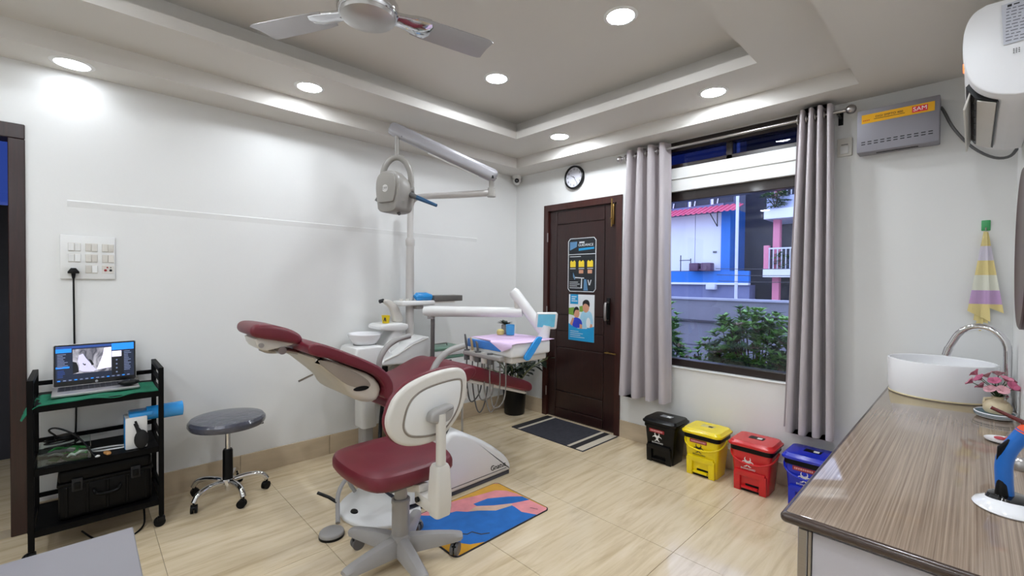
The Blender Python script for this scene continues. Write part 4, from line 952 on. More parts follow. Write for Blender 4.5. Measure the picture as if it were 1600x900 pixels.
# ================================================================== ROUND STOOL
def castor(mm_h, mm_w, p, ang, r=.025, yk=.016):
    c, s_ = math.cos(ang), math.sin(ang)
    x, y = p[0]-.010*c, p[1]-.010*s_
    mm_h.cyl((p[0], p[1], r*1.2), (p[0], p[1], p[2]), .006, seg=10)
    mm_h.box((x, y, r*1.35), (r*1.7, yk*1.9, r*.9), (0, 0, ang), r*.35, 3)
    mm_w.cyl((x-s_*yk, y+c*yk, r), (x-s_*.004, y+c*.004, r), r, seg=20); mm_w.cyl((x+s_*.004, y-c*.004, r), (x+s_*yk, y-c*yk, r), r, seg=20)
st = thing('round_stool', 'round stool with grey plastic-wrapped seat and chrome castor base', 'stool', (.265, -2.725, 0))
QX, QY = .265, -2.725
SEATG = mat('grey_seat_film', (74, 76, 88), .22, var=.3, vscale=14, bump=.6, bscale=22, coat=.5)
m = M(); m.lathe([(.0001, .44), (.17, .44), (.196, .448), (.205, .465), (.204, .482), (.192, .497), (.15, .504), (.0001, .507)], (QX, QY, 0), None, 48); part('seat', m, SEATG, st)
m = M(); m.lathe([(.0001, .432), (.10, .432), (.12, .440), (.0001, .441)], (QX, QY, 0)); part('seat_plate', m, DGREY, st)
m = M(); m.tube([(QX+.03, QY+.08, .435), (QX+.06, QY+.15, .43), (QX+.07, QY+.18, .437)], .005, 8); part('height_lever', m, BLACK, st)
m = M(); m.cyl((QX, QY, .28), (QX, QY, .435), .014, seg=18); part('gas_piston', m, CHROME, st)
m = M(); m.lathe([(.0001, .105), (.028, .105), (.027, .29), (.022, .30), (.0001, .30)], (QX, QY, 0)); part('column_sleeve', m, BLACK, st)
m = M(); m.lathe([(.0001, .075), (.036, .080), (.040, .10), (.036, .12), (.0001, .122)], (QX, QY, 0)); m.cyl((QX, QY, .045), (QX, QY, .08), .016, seg=14); part('hub', m, CHROME, st)
for k in range(5):
    a = R(-62+72*k); d = Vector((math.cos(a), math.sin(a), 0)); C0 = Vector((QX, QY, 0))
    m = M(); pts = [C0+d*.02+Vector((0, 0, .10)), C0+d*.08+Vector((0, 0, .112)), C0+d*.14+Vector((0, 0, .112)), C0+d*.19+Vector((0, 0, .098)), C0+d*.212+Vector((0, 0, .062))]
    m.tube(chaikin([tuple(p) for p in pts], 2, False), .0155, 14); l = part('leg', m, CHROME, st)
    mh, mw = M(), M(); castor(mh, mw, (QX+.212*d.x, QY+.212*d.y, .065), a+.8, .024)
    part('castor_housing', mh, BLACK, l); part('wheel', mw, MATS['rubber_black'], l)

# ================================================================== OPERATOR STOOL (maroon, backrest toward camera)
op = thing('operator_stool', 'maroon dentist stool with white-shelled backrest and grey five-star base', 'stool', (1.549, -2.277, 0))
OX, OY = 1.549, -2.277
def seatring(z, sc, dx=0):
    out = []
    for x, y in chaikin([(-.30, -.13), (-.27, -.21), (-.10, -.235), (.12, -.215), (.175, -.14), (.18, .14), (.12, .215), (-.10, .235), (-.27, .21), (-.30, .13)], 2):
        cx = -.06; out.append(Vector((OX+cx+(x-cx)*sc*1.06-.012, OY+y*sc*1.05, z+.010+.012*math.cos((y)/.24*1.4)*0+.010*max(0, -(x+.1))*-1.5)))
    return out
m = M(); m.rings([seatring(.425, .90), seatring(.427, .965), seatring(.440, 1.0), seatring(.470, 1.0), seatring(.488, .965), seatring(.497, .90), seatring(.498, .6), seatring(.494, .2)]); part('seat', m, MAROON, op)
m = M(); m.bb((OX-.14, OY-.12, .405), (OX+.12, OY+.12, .428), .006); part('seat_plate', m, DGREY, op)
# backrest shell: outline in the plane x = const
bo = [(-2.483, .764), (-2.463, .82), (-2.443, .859), (-2.388, .900), (-2.33, .921), (-2.244, .940), (-2.139, .946), (-2.092, .936), (-2.066, .900), (-2.066, .820), (-2.090, .75), (-2.155, .672), (-2.24, .630), (-2.33, .630), (-2.414, .652), (-2.464, .70)]
m = M(); m.prism(chaikin(bo, 2), 'x', 1.752, 1.790, .016, 5); part('back_shell', m, OFFW, op)
cb = [(-2.275+(y+2.275)*1.0, .785+(z-.785)*1.03) for y, z in bo]
m = M(); m.prism(chaikin(cb, 2), 'x', 1.733, 1.756, .010, 5); part('back_cushion', m, MAROON, op)
gr = [(-2.410, .745), (-2.387, .824), (-2.341, .864), (-2.268, .886), (-2.125, .897), (-2.098, .880), (-2.115, .762), (-2.19, .678), (-2.254, .662), (-2.369, .680), (-2.402, .710)]
g2 = chaikin(gr, 2); m = M(); m.tube([(1.7895, y, z) for y, z in g2+[g2[0], g2[1]]], .0045, 6); part('shell_groove', m, mat('groove_brown', (128, 118, 108), .5), op)
gp = [(-2.255+(y+2.255)*.955, .79+(z-.79)*.955) for y, z in g2]
m = M(); m.prism(gp, 'x', 1.785, 1.7925, .002, 2); part('shell_inset', m, WHITE, op)
m = M(); m.prism(chaikin([(-2.300, .728), (-2.303, .760), (-2.285, .785), (-2.19, .800), (-2.175, .785), (-2.19, .735), (-2.22, .722)], 2), 'x', 1.790, 1.842, .014, 4); part('back_bracket', m, GREYP, op)
m = M(); m.tube([(1.828, -2.247, .765), (1.832, -2.247, .70), (1.832, -2.247, .50)], .022, 18); part('back_post', m, OFFW, op)
m = M(); rg = []
for z, hx, hy in ((.545, .030, .030), (.53, .036, .036), (.42, .040, .042), (.36, .038, .042), (.325, .034, .038)):
    rg.append([Vector((x, y, z)) for x, y in rrect(1.826, -2.247, hx*2, hy*2, .016)])
m.rings(rg); m.box((1.755, -2.255, .365), (.14, .07, .06), None, .010); m.box((1.67, -2.262, .395), (.12, .05, .035), (0, R(-18), 0), .006); part('post_housing', m, OFFW, op)
m = M(); m.cyl((1.73, -2.295, .372), (1.73, -2.306, .372), .012, seg=14); part('tilt_knob', m, BLACK, op)
m = M(); m.cyl((OX, OY, .30), (OX, OY, .41), .030, seg=22); m.box((OX+.02, OY, .402), (.13, .09, .03), None, .008); part('gas_piston', m, GREYP, op)
m = M(); m.lathe([(.0001, .10), (.042, .10), (.041, .285), (.044, .29), (.043, .305), (.036, .310), (.0001, .31)], (OX, OY, 0)); part('column_sleeve', m, GREYP, op)
m = M(); m.lathe([(.0001, .05), (.05, .055), (.054, .075), (.050, .125), (.042, .14), (.0001, .14)], (OX, OY, 0)); part('hub', m, GREYP, op)
for k in range(5):
    a = R(205+72*k)
    d = Vector((math.cos(a), math.sin(a), 0)); n = Vector((-d.y, d.x, 0)); C0 = Vector((OX, OY, 0)); m = M(); rg = []
    for t, z0_, z1_, hw in ((.03, .052, .135, .036), (.10, .058, .132, .034), (.18, .064, .124, .031), (.25, .070, .114, .028), (.285, .074, .106, .026), (.296, .082, .100, .020)):
        c = C0+d*t; rg.append([c+n*hw*x+Vector((0, 0, z0_+(z1_-z0_)*z)) for x, z in ((-1, .0), (-1, .55), (-.6, .92), (0, 1), (.6, .92), (1, .55), (1, .0), (.6, -.02), (-.6, -.02))])
    m.rings(rg); l = part('leg', m, GREYP, op)
    mh, mw = M(), M(); castor(mh, mw, (OX+.265*d.x, OY+.265*d.y, .085), a+1.1, .030, .020)
    part('castor_housing', mh, BLACK, l); part('wheel', mw, mat('wheel_grey', (104, 102, 102), .45, var=.05), l)

# ================================================================== DENTAL CHAIR
dc = thing('dental_chair', 'maroon dental patient chair reclined on a white floor base', 'dental chair', (.85, -1.75, 0))
m = M(); m.prism(chaikin([(-2.02, .02), (-1.235, .02), (-1.208, .03), (-1.215, .075), (-1.25, .125), (-1.31, .18), (-1.42, .262), (-1.545, .338), (-1.66, .395), (-1.74, .40), (-1.80, .33), (-1.90, .20), (-2.0, .12)], 1), 'x', .68, 1.205, .028, 6); part('base_cover', m, WHITE, dc)
m = M(); m.bb((.70, -2.02, .0), (1.196, -1.222, .026), .004); part('base_skirting', m, mat('skirting_dark', (70, 72, 84), .35, .3), dc)
m = M(); m.tube([(1.2045, -1.98, .055), (1.2045, -1.7, .055), (1.2045, -1.26, .055)], .003, 6); part('trim_line', m, DGREY, dc)
m = M(); m.prism(chaikin([(.72, -2.12), (.85, -2.30), (1.03, -2.335), (1.17, -2.29), (1.27, -2.19), (1.29, -2.05), (1.22, -1.92), (.72, -1.92)], 2), 'z', .0, .022, .008, 3); fp = part('floor_plate', m, WHITE, dc)
m = M(); m.lathe([(.0001, 0), (.024, 0), (.022, .006), (.0001, .007)], (1.0, -2.255, .022), None, 20, 1.2, .8); part('plate_button', m, BLACK, fp)
m = M(); m.prism([(-1.98, .20), (-1.86, .34), (-1.63, .58), (-1.52, .56), (-1.72, .30), (-1.86, .14)], 'x', .78, 1.06, .02, 3); part('lift_arm', m, OFFW, dc)
m = M(); m.prism([(-1.83, .30), (-1.70, .50), (-1.675, .49), (-1.80, .28)], 'x', 1.14, 1.17, .006, 2); part('lift_strut', m, DGREY, dc)
m = M(); m.bb((.66, -1.95, .535), (1.06, -1.48, .62), .02, 3); part('seat_frame', m, OFFW, dc)
seat = [(-2.07, .60), (-2.07, .655), (-2.02, .688), (-1.92, .700), (-1.78, .725), (-1.66, .765), (-1.57, .785), (-1.49, .775), (-1.46, .74), (-1.50, .69), (-1.62, .665), (-1.80, .625), (-1.95, .60)]
seat = [(y, z-.03*max(0, min(1, (-1.5-y)/.25))) for y, z in seat]
m = M(); m.prism(chaikin(seat, 2), 'x', .53, 1.135, .020, 5); part('seat_cushion', m, MAROON, dc)
leg = [(-1.56, .755), (-1.50, .780), (-1.435, .762), (-1.304, .715), (-1.092, .645), (-.915, .580), (-.868, .548), (-.872, .503), (-.92, .498), (-1.10, .555), (-1.303, .620), (-1.50, .680)]
m = M(); m.prism(chaikin(leg, 2), 'x', .60, 1.085, .018, 5); part('leg_rest', m, MAROON, dc)
m = M(); m.prism([(-1.50, .682), (-1.303, .622), (-1.10, .557), (-.93, .502), (-.905, .484), (-.93, .480), (-1.30, .597), (-1.50, .657)], 'x', .64, 1.06, .006, 2); part('leg_shell', m, OFFW, dc)
bp = [(-2.555, .992), (-2.545, 1.018), (-2.495, 1.020), (-2.39, .975), (-2.233, .898), (-2.139, .842), (-2.080, .765), (-2.076, .700), (-2.105, .664), (-2.140, .672), (-2.128, .735), (-2.186, .812), (-2.322, .876), (-2.439, .932), (-2.540, .958)]
m = M(); m.prism(chaikin(bp, 2), 'x', .56, 1.125, .014, 5); part('backrest', m, MAROON, dc)
bs_ = [(-2.535, .955), (-2.439, .926), (-2.322, .870), (-2.19, .806), (-2.134, .735), (-2.150, .668), (-2.197, .651), (-2.271, .673), (-2.320, .712), (-2.345, .765), (-2.411, .828), (-2.50, .91)]
m = M(); m.prism(chaikin(bs_, 1), 'x', .60, 1.095, .03, 5); sh = part('back_shell', m, mat('cream_shell', (198, 190, 174), .4, var=.04), dc)
m = M(); m.prism(chaikin([(-2.515, .935), (-2.43, .915), (-2.33, .86), (-2.235, .80), (-2.20, .755), (-2.225, .735), (-2.33, .765), (-2.42, .845)], 2), 'x', 1.088, 1.0965, .003, 2); part('shell_shade', m, mat('taupe_shade', (150, 138, 124), .5, var=.05), sh)  # raised patch; shade of the shell's hollow is put into its darker colour
m = M(); m.prism(E1(-2.262, .745, .045, .013), 'x', 1.09, 1.099); part('shell_slot', m, BLACK, sh)  # black ellipse standing in for the dark depth of the hollow
hd = [(-2.778, 1.078), (-2.770, 1.112), (-2.735, 1.122), (-2.66, 1.108), (-2.590, 1.085), (-2.538, 1.052), (-2.528, 1.018), (-2.552, .998), (-2.64, 1.026), (-2.755, 1.052)]
m = M(); m.prism(chaikin(hd, 2), 'x', .70, .99, .022, 6); part('headrest', m, MAROON, dc)
m = M(); m.prism(chaikin([(-2.75, 1.055), (-2.735, 1.0), (-2.70, .975), (-2.64, .985), (-2.55, 1.0), (-2.56, 1.015), (-2.65, 1.035)], 1), 'x', .74, .94, .008, 3); part('head_shell', m, OFFW, dc)
m = M(); m.tube(chaikin([(.86, -2.70, .985), (.86, -2.66, .962), (.86, -2.58, .962), (.86, -2.52, .945), (.86, -2.46, .93)], 2, False), .018, 12, flat=.8); part('head_stem', m, STEEL, dc)
m = M(); m.cyl((.935, -2.718, 1.008), (.952, -2.718, 1.008), .012, seg=14); part('head_bolt', m, STEEL, dc)
m = M(); m.cyl((.86, -2.62, .972), (.95, -2.62, .972), .02, seg=16); part('head_knob', m, STEEL, dc)
m = M(); m.tube([(.82, -2.42, .80), (.83, -2.50, .775)], .006, 8); part('release_lever', m, STEEL, dc)
for x in (.50, 1.155):
    m = M(); m.tube(chaikin([(x, -1.84, .61), (x, -1.85, .72), (x, -1.84, .79), (x, -1.79, .862), (x, -1.71, .908), (x, -1.60, .926)], 2, False), .020, 14); a = part('armrest', m, GREYP, dc)
    m = M(); m.bb((min(x, .85), -1.86, .585), (max(x, .85), -1.80, .62), .006); part('arm_bracket', m, GREYP, a)
text_mesh('maker_lettering', 'Gnatus', .048, frame((1.2062, -1.335, .085), (0, 1, 0), (0, 0, 1)), INK, dc, ext=.0015)
m = M(); m.prism(circ(1.115, -2.43, .062, 32), 'z', .0, .030, .010, 3)
fpd = thing('foot_control', 'grey disc foot pedal with lever frame on the floor by stool', 'foot pedal', (1.1, -2.42, 0)); part('disc_pedal', m, GREYP, fpd)
m = M(); m.prism(circ(1.115, -2.43, .0635, 32), 'z', .0, .012); part('disc_skirt', m, BLACK, fpd)
m = M(); m.tube(chaikin([(1.05, -2.37, .02), (1.0, -2.35, .05), (.97, -2.34, .13), (.93, -2.30, .165), (.84, -2.22, .16), (.80, -2.19, .09), (.80, -2.16, .04)], 1, False), .012, 10); part('lever_frame', m, GREYP, fpd)
m = M(); m.tube([(.985, -2.345, .10), (.93, -2.37, .118), (.87, -2.41, .135)], .009, 10); part('lever_grip', m, BLACK, fpd)

# ================================================================== CUSPIDOR UNIT
cu = thing('cuspidor_unit', 'white spittoon unit with ceramic bowl between chair and wall', 'spittoon', (.2, -1.63, 0))
m = M(); m.prism(chaikin([(-1.95, .68), (-1.95, .835), (-1.90, .85), (-1.72, .85), (-1.66, .80), (-1.62, .70), (-1.70, .655), (-1.90, .655)], 1), 'x', .06, .34, .02, 4); part('bowl_block', m, WHITE, cu)
m = M(); m.lathe([(.0001, .845), (.075, .848), (.095, .868), (.118, .905), (.124, .928), (.121, .934), (.113, .930), (.085, .880), (.0001, .868)], (.20, -1.81, 0), None, 40); part('bowl', m, CERAM, cu)
m = M(); m.lathe([(.0001, .842), (.085, .842), (.085, .852), (.0001, .852)], (.20, -1.81, 0)); part('bowl_gasket', m, DGREY, cu)
m = M(); m.prism([(-1.76, .70), (-1.40, .685), (-1.335, .70), (-1.325, .83), (-1.345, .885), (-1.40, .893), (-1.52, .85), (-1.66, .765), (-1.76, .725)], 'x', .05, .375, .012, 3); part('control_block', m, WHITE, cu)
m = M(); m.tube([(.376, -1.74, .735), (.377, -1.62, .775), (.377, -1.50, .835), (.377, -1.36, .875)], .004, 6); part('trim_line', m, OFFW, cu)
for z in (.79, .76):
    m = M(); m.cyl((.28, -1.325, z), (.28, -1.295, z), .012, seg=12); part('pipe_nipple', m, STEEL, cu)
m = M(); m.prism([(-1.72, .78), (-1.58, .78), (-1.52, .95), (-1.60, .95)], 'x', .12, .28, .015, 3); part('neck', m, WHITE, cu)
m = M(); m.prism(chaikin([(-1.735, .955), (-1.74, .99), (-1.70, 1.005), (-1.50, 1.005), (-1.49, .95), (-1.56, .94)], 1), 'x', .10, .31, .015, 3); part('cup_shelf', m, WHITE, cu)
m = M(); m.prism(chaikin([(-1.665, 1.186), (-1.62, 1.190), (-1.555, 1.155), (-1.505, 1.075), (-1.485, 1.0), (-1.575, 1.0), (-1.58, 1.06), (-1.605, 1.125), (-1.665, 1.165)], 2), 'x', .175, .225, .010, 3); part('cup_filler', m, OFFW, cu)
m = M(); m.cyl((.20, -1.655, 1.180), (.20, -1.69, 1.172), .015, seg=12); part('filler_tip', m, BLACK, cu)
m = M(); m.prism(rrect(.20, -1.80, .16, .12, .03), 'z', .22, .68, .008, 2); part('pedestal', m, WHITE, cu)
m = M(); m.prism(rrect(.20, -1.80, .11, .085, .025), 'z', 0, .24); part('pedestal_foot', m, GREYP, cu)
m = M(); m.prism(rrect(.22, -1.48, .14, .12, .02), 'z', 0, .70); part('rear_pedestal', m, OFFW, cu)
m = M(); m.bb((.30, -1.74, .60), (.36, -1.70, .69), .004); part('suction_socket', m, BLACK, cu)
m = M(); m.tube(chaikin([(.33, -1.72, .60), (.36, -1.74, .45), (.40, -1.78, .30), (.50, -1.84, .18), (.62, -1.88, .12)], 2, False), .014, 10); part('suction_hose', m, BLACK, cu)
cp = thing('paper_cup', 'yellow paper cup with dark mark on the spittoon shelf', 'cup', (.245, -1.66, 1.005))
m = M(); m.lathe([(.0001, 0), (.025, 0), (.032, .058), (.034, .060), (.030, .059), (.024, .004), (.0001, .003)], (.245, -1.66, 1.0055)); part('cup_wall', m, mat('cup_yellow', (226, 196, 20), .5, var=.05), cp)
m = M(); mt = frame((.272, -1.682, 1.036), (.65, .76, 0), (-.10, .08, 1)); m.prism([(-.010, -.014), (-.004, -.014), (.0, .0), (.004, -.014), (.011, -.014), (.006, .014), (-.004, .016)], 'z', 0, .0015, mtx=mt); part('cup_mark', m, INK, cp)

# ================================================================== DENTAL LIGHT
dl = thing('dental_light', 'overhead dental lamp on a white pole with folding arms', 'dental lamp', (.2, -1.42, .7))
GW = mat('warm_grey_enamel', (196, 192, 188), .3, var=.03); LG = mat('lamp_grey', (142, 138, 132), .38, var=.03)
m = M(); m.cyl((.2, -1.42, .70), (.2, -1.42, 1.66), .033, seg=24); part('pole', m, GW, dl)
m = M(); m.lathe([(.033, 1.62), (.038, 1.63), (.038, 1.67), (.030, 1.69), (.0001, 1.69)], (.2, -1.42, 0)); part('collar', m, GW, dl)
m = M(); m.tube(chaikin([(.2, -1.42, 1.66), (.2, -1.42, 1.86), (.205, -1.418, 2.01), (.34, -1.375, 2.020), (.60, -1.29, 2.005), (.94, -1.177, 1.995)], 2, False), 0.025, 18); part('lower_arm', m, GW, dl)
m = M(); m.cyl((.932, -1.179, 1.965), (.932, -1.179, 2.03), .032, .026, 20); m.cyl((.932, -1.179, 2.03), (.932, -1.179, 2.10), .019, seg=16); part('joint', m, LG, dl)
A = Vector((.955, -1.150, 2.110)); B = Vector((.485, -1.765, 2.440)); d = (B-A).normalized(); s_ = d.cross(Vector((0, 0, 1))).normalized(); u_ = s_.cross(d)
m = M(); rg = []
for t, k in ((0, .55), (.012, .85), (.04, 1), (.5, 1), (.96, 1), (.99, .85), (1.0, .55)):
    c = A+(B-A)*t; rg.append([c+s_*x*.034*k+u_*y*.048*k for x, y in rrect(0, 0, 2, 2, .7, 4)])
m.rings(rg); ua = part('upper_arm', m, mat('arm_silver', (158, 156, 160), .28, .3, var=.03), dl)
m = M(); c1 = A+(B-A)*.15-u_*.049; c2 = A+(B-A)*.62-u_*.049; m.tube([c1, c2], .009, 8); part('arm_slot', m, WHITE, ua)
m = M(); m.cyl((.525, -1.73, 2.43), (.525, -1.73, 2.225), .017, seg=16); part('drop_tube', m, LG, dl)
m = M(); m.box((.55, -1.70, 2.372), (.03, .03, .012)); m.box((.93, -1.18, 2.105), (.07, .04, .02)); part('arm_end_pad', m, BLACK, ua)
# yoke + head, facing
Lc = Vector((.545, -1.735, 1.985)); fx = Vector((.69, .72, 0)).normalized()         # across
HD = thing  # (alias unused)
m = M(); pts = []
for i in range(15):
    a = math.pi*i/14; pts.append((.525+.105*math.cos(a)*fx.x, -1.73+.105*math.cos(a)*fx.y, 2.05+.175*math.sin(a)))
pts = [(pts[0][0], pts[0][1], 2.00)]+pts+[(pts[-1][0], pts[-1][1], 2.05)]
m.tube(pts, .022, 12, flat=.9); part('yoke', m, LG, dl)
vd = (cam.location-Lc); vd.z = 0; vd.normalize(); nrm = (vd*.80-fx*.60).normalized()
yv = Vector((0, 0, 1)); xv = yv.cross(nrm).normalized(); HM = frame(Lc-Vector((.018, .018, .0)), xv, yv)
hp = [(-.075, .115), (-.105, .075), (-.11, .0), (-.095, -.10), (-.085, -.165), (.075, -.165), (.09, -.10), (.11, -.02), (.108, .06), (.08, .115), (.03, .128), (-.04, .128)]
h2 = chaikin(hp, 2); m = M()
def hring(z, sc, top): return [HM @ Vector((x*sc, (y*sc if y < -.05 else -.05*sc+(y+.05)*sc*top), z)) for x, y in h2]
m.rings([hring(.072, .90, 1), hring(.068, .97, 1), hring(.058, 1, 1), hring(.0, 1, .98), hring(-.06, 1, .80), hring(-.10, .97, .60), hring(-.112, .90, .52)]); hb = part('lamp_head', m, LG, dl)
m = M(); m.prism(chaikin([(x*.80, (y if y > -.12 else -.12)*.86+.005) for x, y in hp], 2), 'z', .07, .084, .005, 3, mtx=HM); part('face_plate', m, LG, hb)
m = M(); m.prism(circ(-.005, 0, .026, 24), 'z', .083, .0855, .001, 1, mtx=HM); part('badge', m, GW, hb)
text_mesh('badge_lettering', 'D9Y', .026, HM @ Matrix.Translation((-.005, 0, .0862)), DGREY, hb)
for s2 in (-1, 1):
    m = M(); c = Vector((.525+s2*.105*fx.x, -1.73+s2*.105*fx.y, 1.995)); m.cyl(c-fx*.02*s2-Vector((0, 0, 0)), c+fx*.022*s2, .020, seg=16); part('pivot_knob', m, GREYP, hb)
hA = Vector((.605, -1.665, 1.955)); hB = Vector((.775, -1.555, 1.872))
m = M(); m.tube([hA, hA+(hB-hA)*.3], [.021, .016], 12); part('grip_socket', m, DGREY, hb)
m = M(); m.tube([hA+(hB-hA)*.22, hA+(hB-hA)*.5, hB], [.017, .015, .011], 12); part('grip_film', m, mat('navy_film', (26, 74, 112), .3, var=.1, coat=.3), hb)
hC = Lc-fx*.12+Vector((0, 0, -.03)); m = M(); m.tube([hC, hC-fx*.03-Vector((0, 0, .05))], .014, 10); part('grip_stub', m, DGREY, hb); m = M(); m.tube([Lc+Vector((0, 0, -.15)), Lc+Vector((.03, .0, -.172))], .012, 8); part('grip_stub', m, DGREY, hb)

# ================================================================== DELIVERY UNIT
du = thing('delivery_unit', 'dental instrument tray on a folding white arm over leg rest', 'instrument tray', (.46, -1.37, .45))
m = M(); m.cyl((.46, -1.37, .45), (.46, -1.37, 1.09), .017, seg=16); part('support_rod', m, mat('rod_grey', (120, 118, 116), .35, .6), du)
m = M(); m.tube([(.425, -1.425, 1.10), (.47, -1.398, 1.10), (1.09, -1.04, 1.112), (1.115, -1.025, 1.112)], [.034, .042, .036, .03], 18); part('lower_arm', m, WHITE, du)
m = M(); m.cyl((.46, -1.385, 1.04), (.46, -1.385, 1.07), .03, seg=18); part('arm_bearing', m, GREYP, du)
m = M(); m.cyl((1.088, -1.04, 1.09), (1.075, -1.05, 1.235), .024, .022, 14); part('elbow', m, OFFW, du)
m = M(); m.tube([(1.055, -1.07, 1.275), (1.066, -1.06, 1.258), (1.215, -.91, .975)], [.030, .040, .040], 18); part('spring_arm', m, WHITE, du)
m = M(); m.bb((.86, -1.325, .83), (1.315, -.935, .925), .016, 3); ty2 = part('tray_body', m, WHITE, du)
m = M(); m.bb((.90, -1.30, .785), (1.29, -.95, .832), .012, 3); part('tray_belly', m, OFFW, du)
m = M(); m.bb((.852, -1.333, .862), (1.21, -1.305, .922), .008, 3); m.bb((.852, -1.32, .862), (.866, -1.05, .922), .005, 2); part('film_wrap', m, mat('blue_wrap', (60, 130, 215), .3, var=.2, vscale=9, coat=.3), du)
m = M(); m.bb((.855, -1.375, .806), (1.25, -1.325, .838), .008, 3); hb_ = part('holder_bar', m, GREYP, du)
HOSE = mat('hose_grey', (128, 124, 118), .5, var=.06)
hx_ = [.875, .94, 1.0, 1.07, 1.13]
for i, x in enumerate(hx_):
    m = M(); m.cyl((x, -1.352, .77), (x, -1.352, .845), .021, seg=16); h = part('holder', m, (DGREY, OFFW)[i % 2], du)
    if i in (0, 1, 2):
        m = M(); m.tube([(x, -1.352, .845), (x-.004, -1.358, .90), (x-.012, -1.362, .955-.02*i)], [.008, .009, .006], 10); part('handpiece', m, mat('handpiece_tan', (186, 160, 118), .35, .4) if i == 1 else DGREY, h)
    lo = (.46, .40, .50, .43, .47, .52)[i]
    P = chaikin([(x, -1.352, .77), (x+.005, -1.36, .66), (x+.025, -1.362, .54), (x+.04+.02*(i % 2), -1.35, lo), (x+.055+.015*(i % 3), -1.31, lo+.02), (x+.075, -1.27, .56), (x+.05, -1.25, .79)], 2, False)
    m = M(); m.tube(P, .0048, 8); part('hose', m, HOSE if i > 1 else DGREY, h)
# display
DM = frame((1.258, -.918, 1.055), Vector((.60, .80, 0)), Vector((.22, -.13, .95)))
m = M(); m.prism(rrect(0, 0, .155, .125, .012), 'z', -.014, .012, .004, 2, mtx=DM); ds_ = part('display', m, WHITE, du)
m = M(); m.prism(rrect(-.004, .004, .128, .098, .006), 'z', .012, .0135, mtx=DM); part('display_screen', m, mat('display_cyan', (110, 196, 226), .25, var=.06, vscale=20), ds_)
m = M(); m.tube([(1.22, -.91, .92), (1.245, -.915, .98), (1.255, -.912, 1.02)], [.045, .035, .03], 12); part('display_neck', m, WHITE, ds_)
# assistant bar on the pole
ab = thing('assistant_rest', 'white assistant holder bar with blue film on the lamp pole', 'holder', (.22, -1.3, 1.13))
m = M(); m.bb((.15, -1.55, 1.135), (.30, -1.235, 1.175), .012, 3); part('bar', m, WHITE, ab)
m = M(); m.bb((.17, -1.40, 1.105), (.27, -1.33, 1.14), .01); part('clamp', m, GREYP, ab)
for y in (-1.52, -1.47):
    m = M(); m.cyl((.24, y, 1.17), (.24, y, 1.19), .016, seg=14); part('holder_ring', m, OFFW, ab)
m = M(); m.tube([(.25, -1.40, 1.20), (.25, -1.385, 1.208), (.25, -1.30, 1.208), (.25, -1.25, 1.200)], [.022, .034, .034, .026], 16); part('film_grip', m, BLUEP, ab)
m = M(); m.bb((.17, -1.245, 1.165), (.30, -.95, 1.215), .006); part('grey_block', m, mat('tray_grey', (110, 106, 102), .4, .3), ab)
m = M(); m.bb((.18, -1.25, 1.150), (.29, -1.03, 1.165)); part('block_shelf', m, OFFW, ab)
# stand and sterile boxes
sdn = thing('instrument_stand', 'slim white stand behind the dental chair under green boxes', 'stand', (.25, -1.12, 0))
m = M(); m.bb((.11, -1.322, .615), (.39, -.98, .64), .006); part('top', m, WHITE, sdn)
for x in (.13, .37):
    for y in (-1.30, -1.0):
        m = M(); m.cyl((x, y, 0), (x, y, .616), .010, seg=10); part('leg', m, OFFW, sdn)
GRB = mat('pale_green_box', (104, 138, 120), .35, var=.05); 
for i, (y0_, y1_, z0_) in enumerate(((-1.318, -.99, .641), (-1.285, -.985, .712))):
    t = thing('instrument_cassette', ('lower green and white instrument box behind the dental chair', 'upper green and white instrument box behind the dental chair')[i], 'box', (.25, -1.12, z0_), 'stacked instrument boxes')
    m = M(); m.bb((.13, y0_, z0_), (.37, y1_, z0_+.045), .005); part('tub', m, WHITE, t)
    m = M(); m.bb((.127, y0_-.003, z0_+.045), (.373, y1_+.003, z0_+.068), .005); part('lid', m, GRB, t)
    m = M(); m.bb((.372, (y0_+y1_)/2-.03, z0_+.025), (.380, (y0_+y1_)/2+.03, z0_+.035)); part('clip', m, BLACK, t)
    if i == 1:
        m = M(); m.tube([(.25, y0_+.06, z0_+.066), (.25, y0_+.065, z0_+.088), (.25, y1_-.10, z0_+.088), (.25, y1_-.095, z0_+.066)], .006, 8); part('carry_handle', m, STEEL, t)

# things on the tray
PINKC = mat('lilac_drape', (216, 190, 220), .85, var=.04, bump=.1, bscale=300)
m = M(); rg = []; n = 22
for j in range(n+1):
    v = j/n; row = []
    for i in range(n+1):
        u = i/n; x = .845+.475*u; y = -1.30+.40*v
        y += -.09*max(0, 1-abs(u-.82)/.35)*(1-v); x += .012*(1-v)*u
        z = .9275+.0012*math.sin(9*u+4*v)+.001*math.sin(14*v)
        ov = max(0, -1.318-y)
        if ov > 0: z -= ov*.8; y = -1.338-ov*.12
        row.append(Vector((x, y, z)))
    rg.append(row+[p-Vector((0, 0, .0018)) for p in row[::-1]])
m.rings(rg); single('tray_drape', m, PINKC, 'lilac paper drape covering the instrument tray', 'cloth', smooth=70)
m = M(); m.lathe([(.0001, 0), (.030, 0), (.031, .002), (.034, .078), (.032, .078), (.029, .006), (.0001, .005)], (.955, -.995, .930), None, 28); single('blue_cup', m, mat('cup_blue', (80, 176, 232), .4, var=.03), 'light blue cup standing on the lilac tray drape', 'cup')
m = M(); m.lathe([(.0001, 0), (.024, 0), (.030, .015), (.028, .032), (.016, .042), (.0001, .044)], (.90, -1.045, .930), None, 20); single('cotton_jar', m, mat('pale_yellow', (222, 206, 130), .6, var=.1), 'small pale yellow jar left of the blue cup', 'jar')
sp2 = thing('succulent_pot', 'small dark leafy plant in a grey box pot behind cups', 'plant', (.88, -.95, .93))
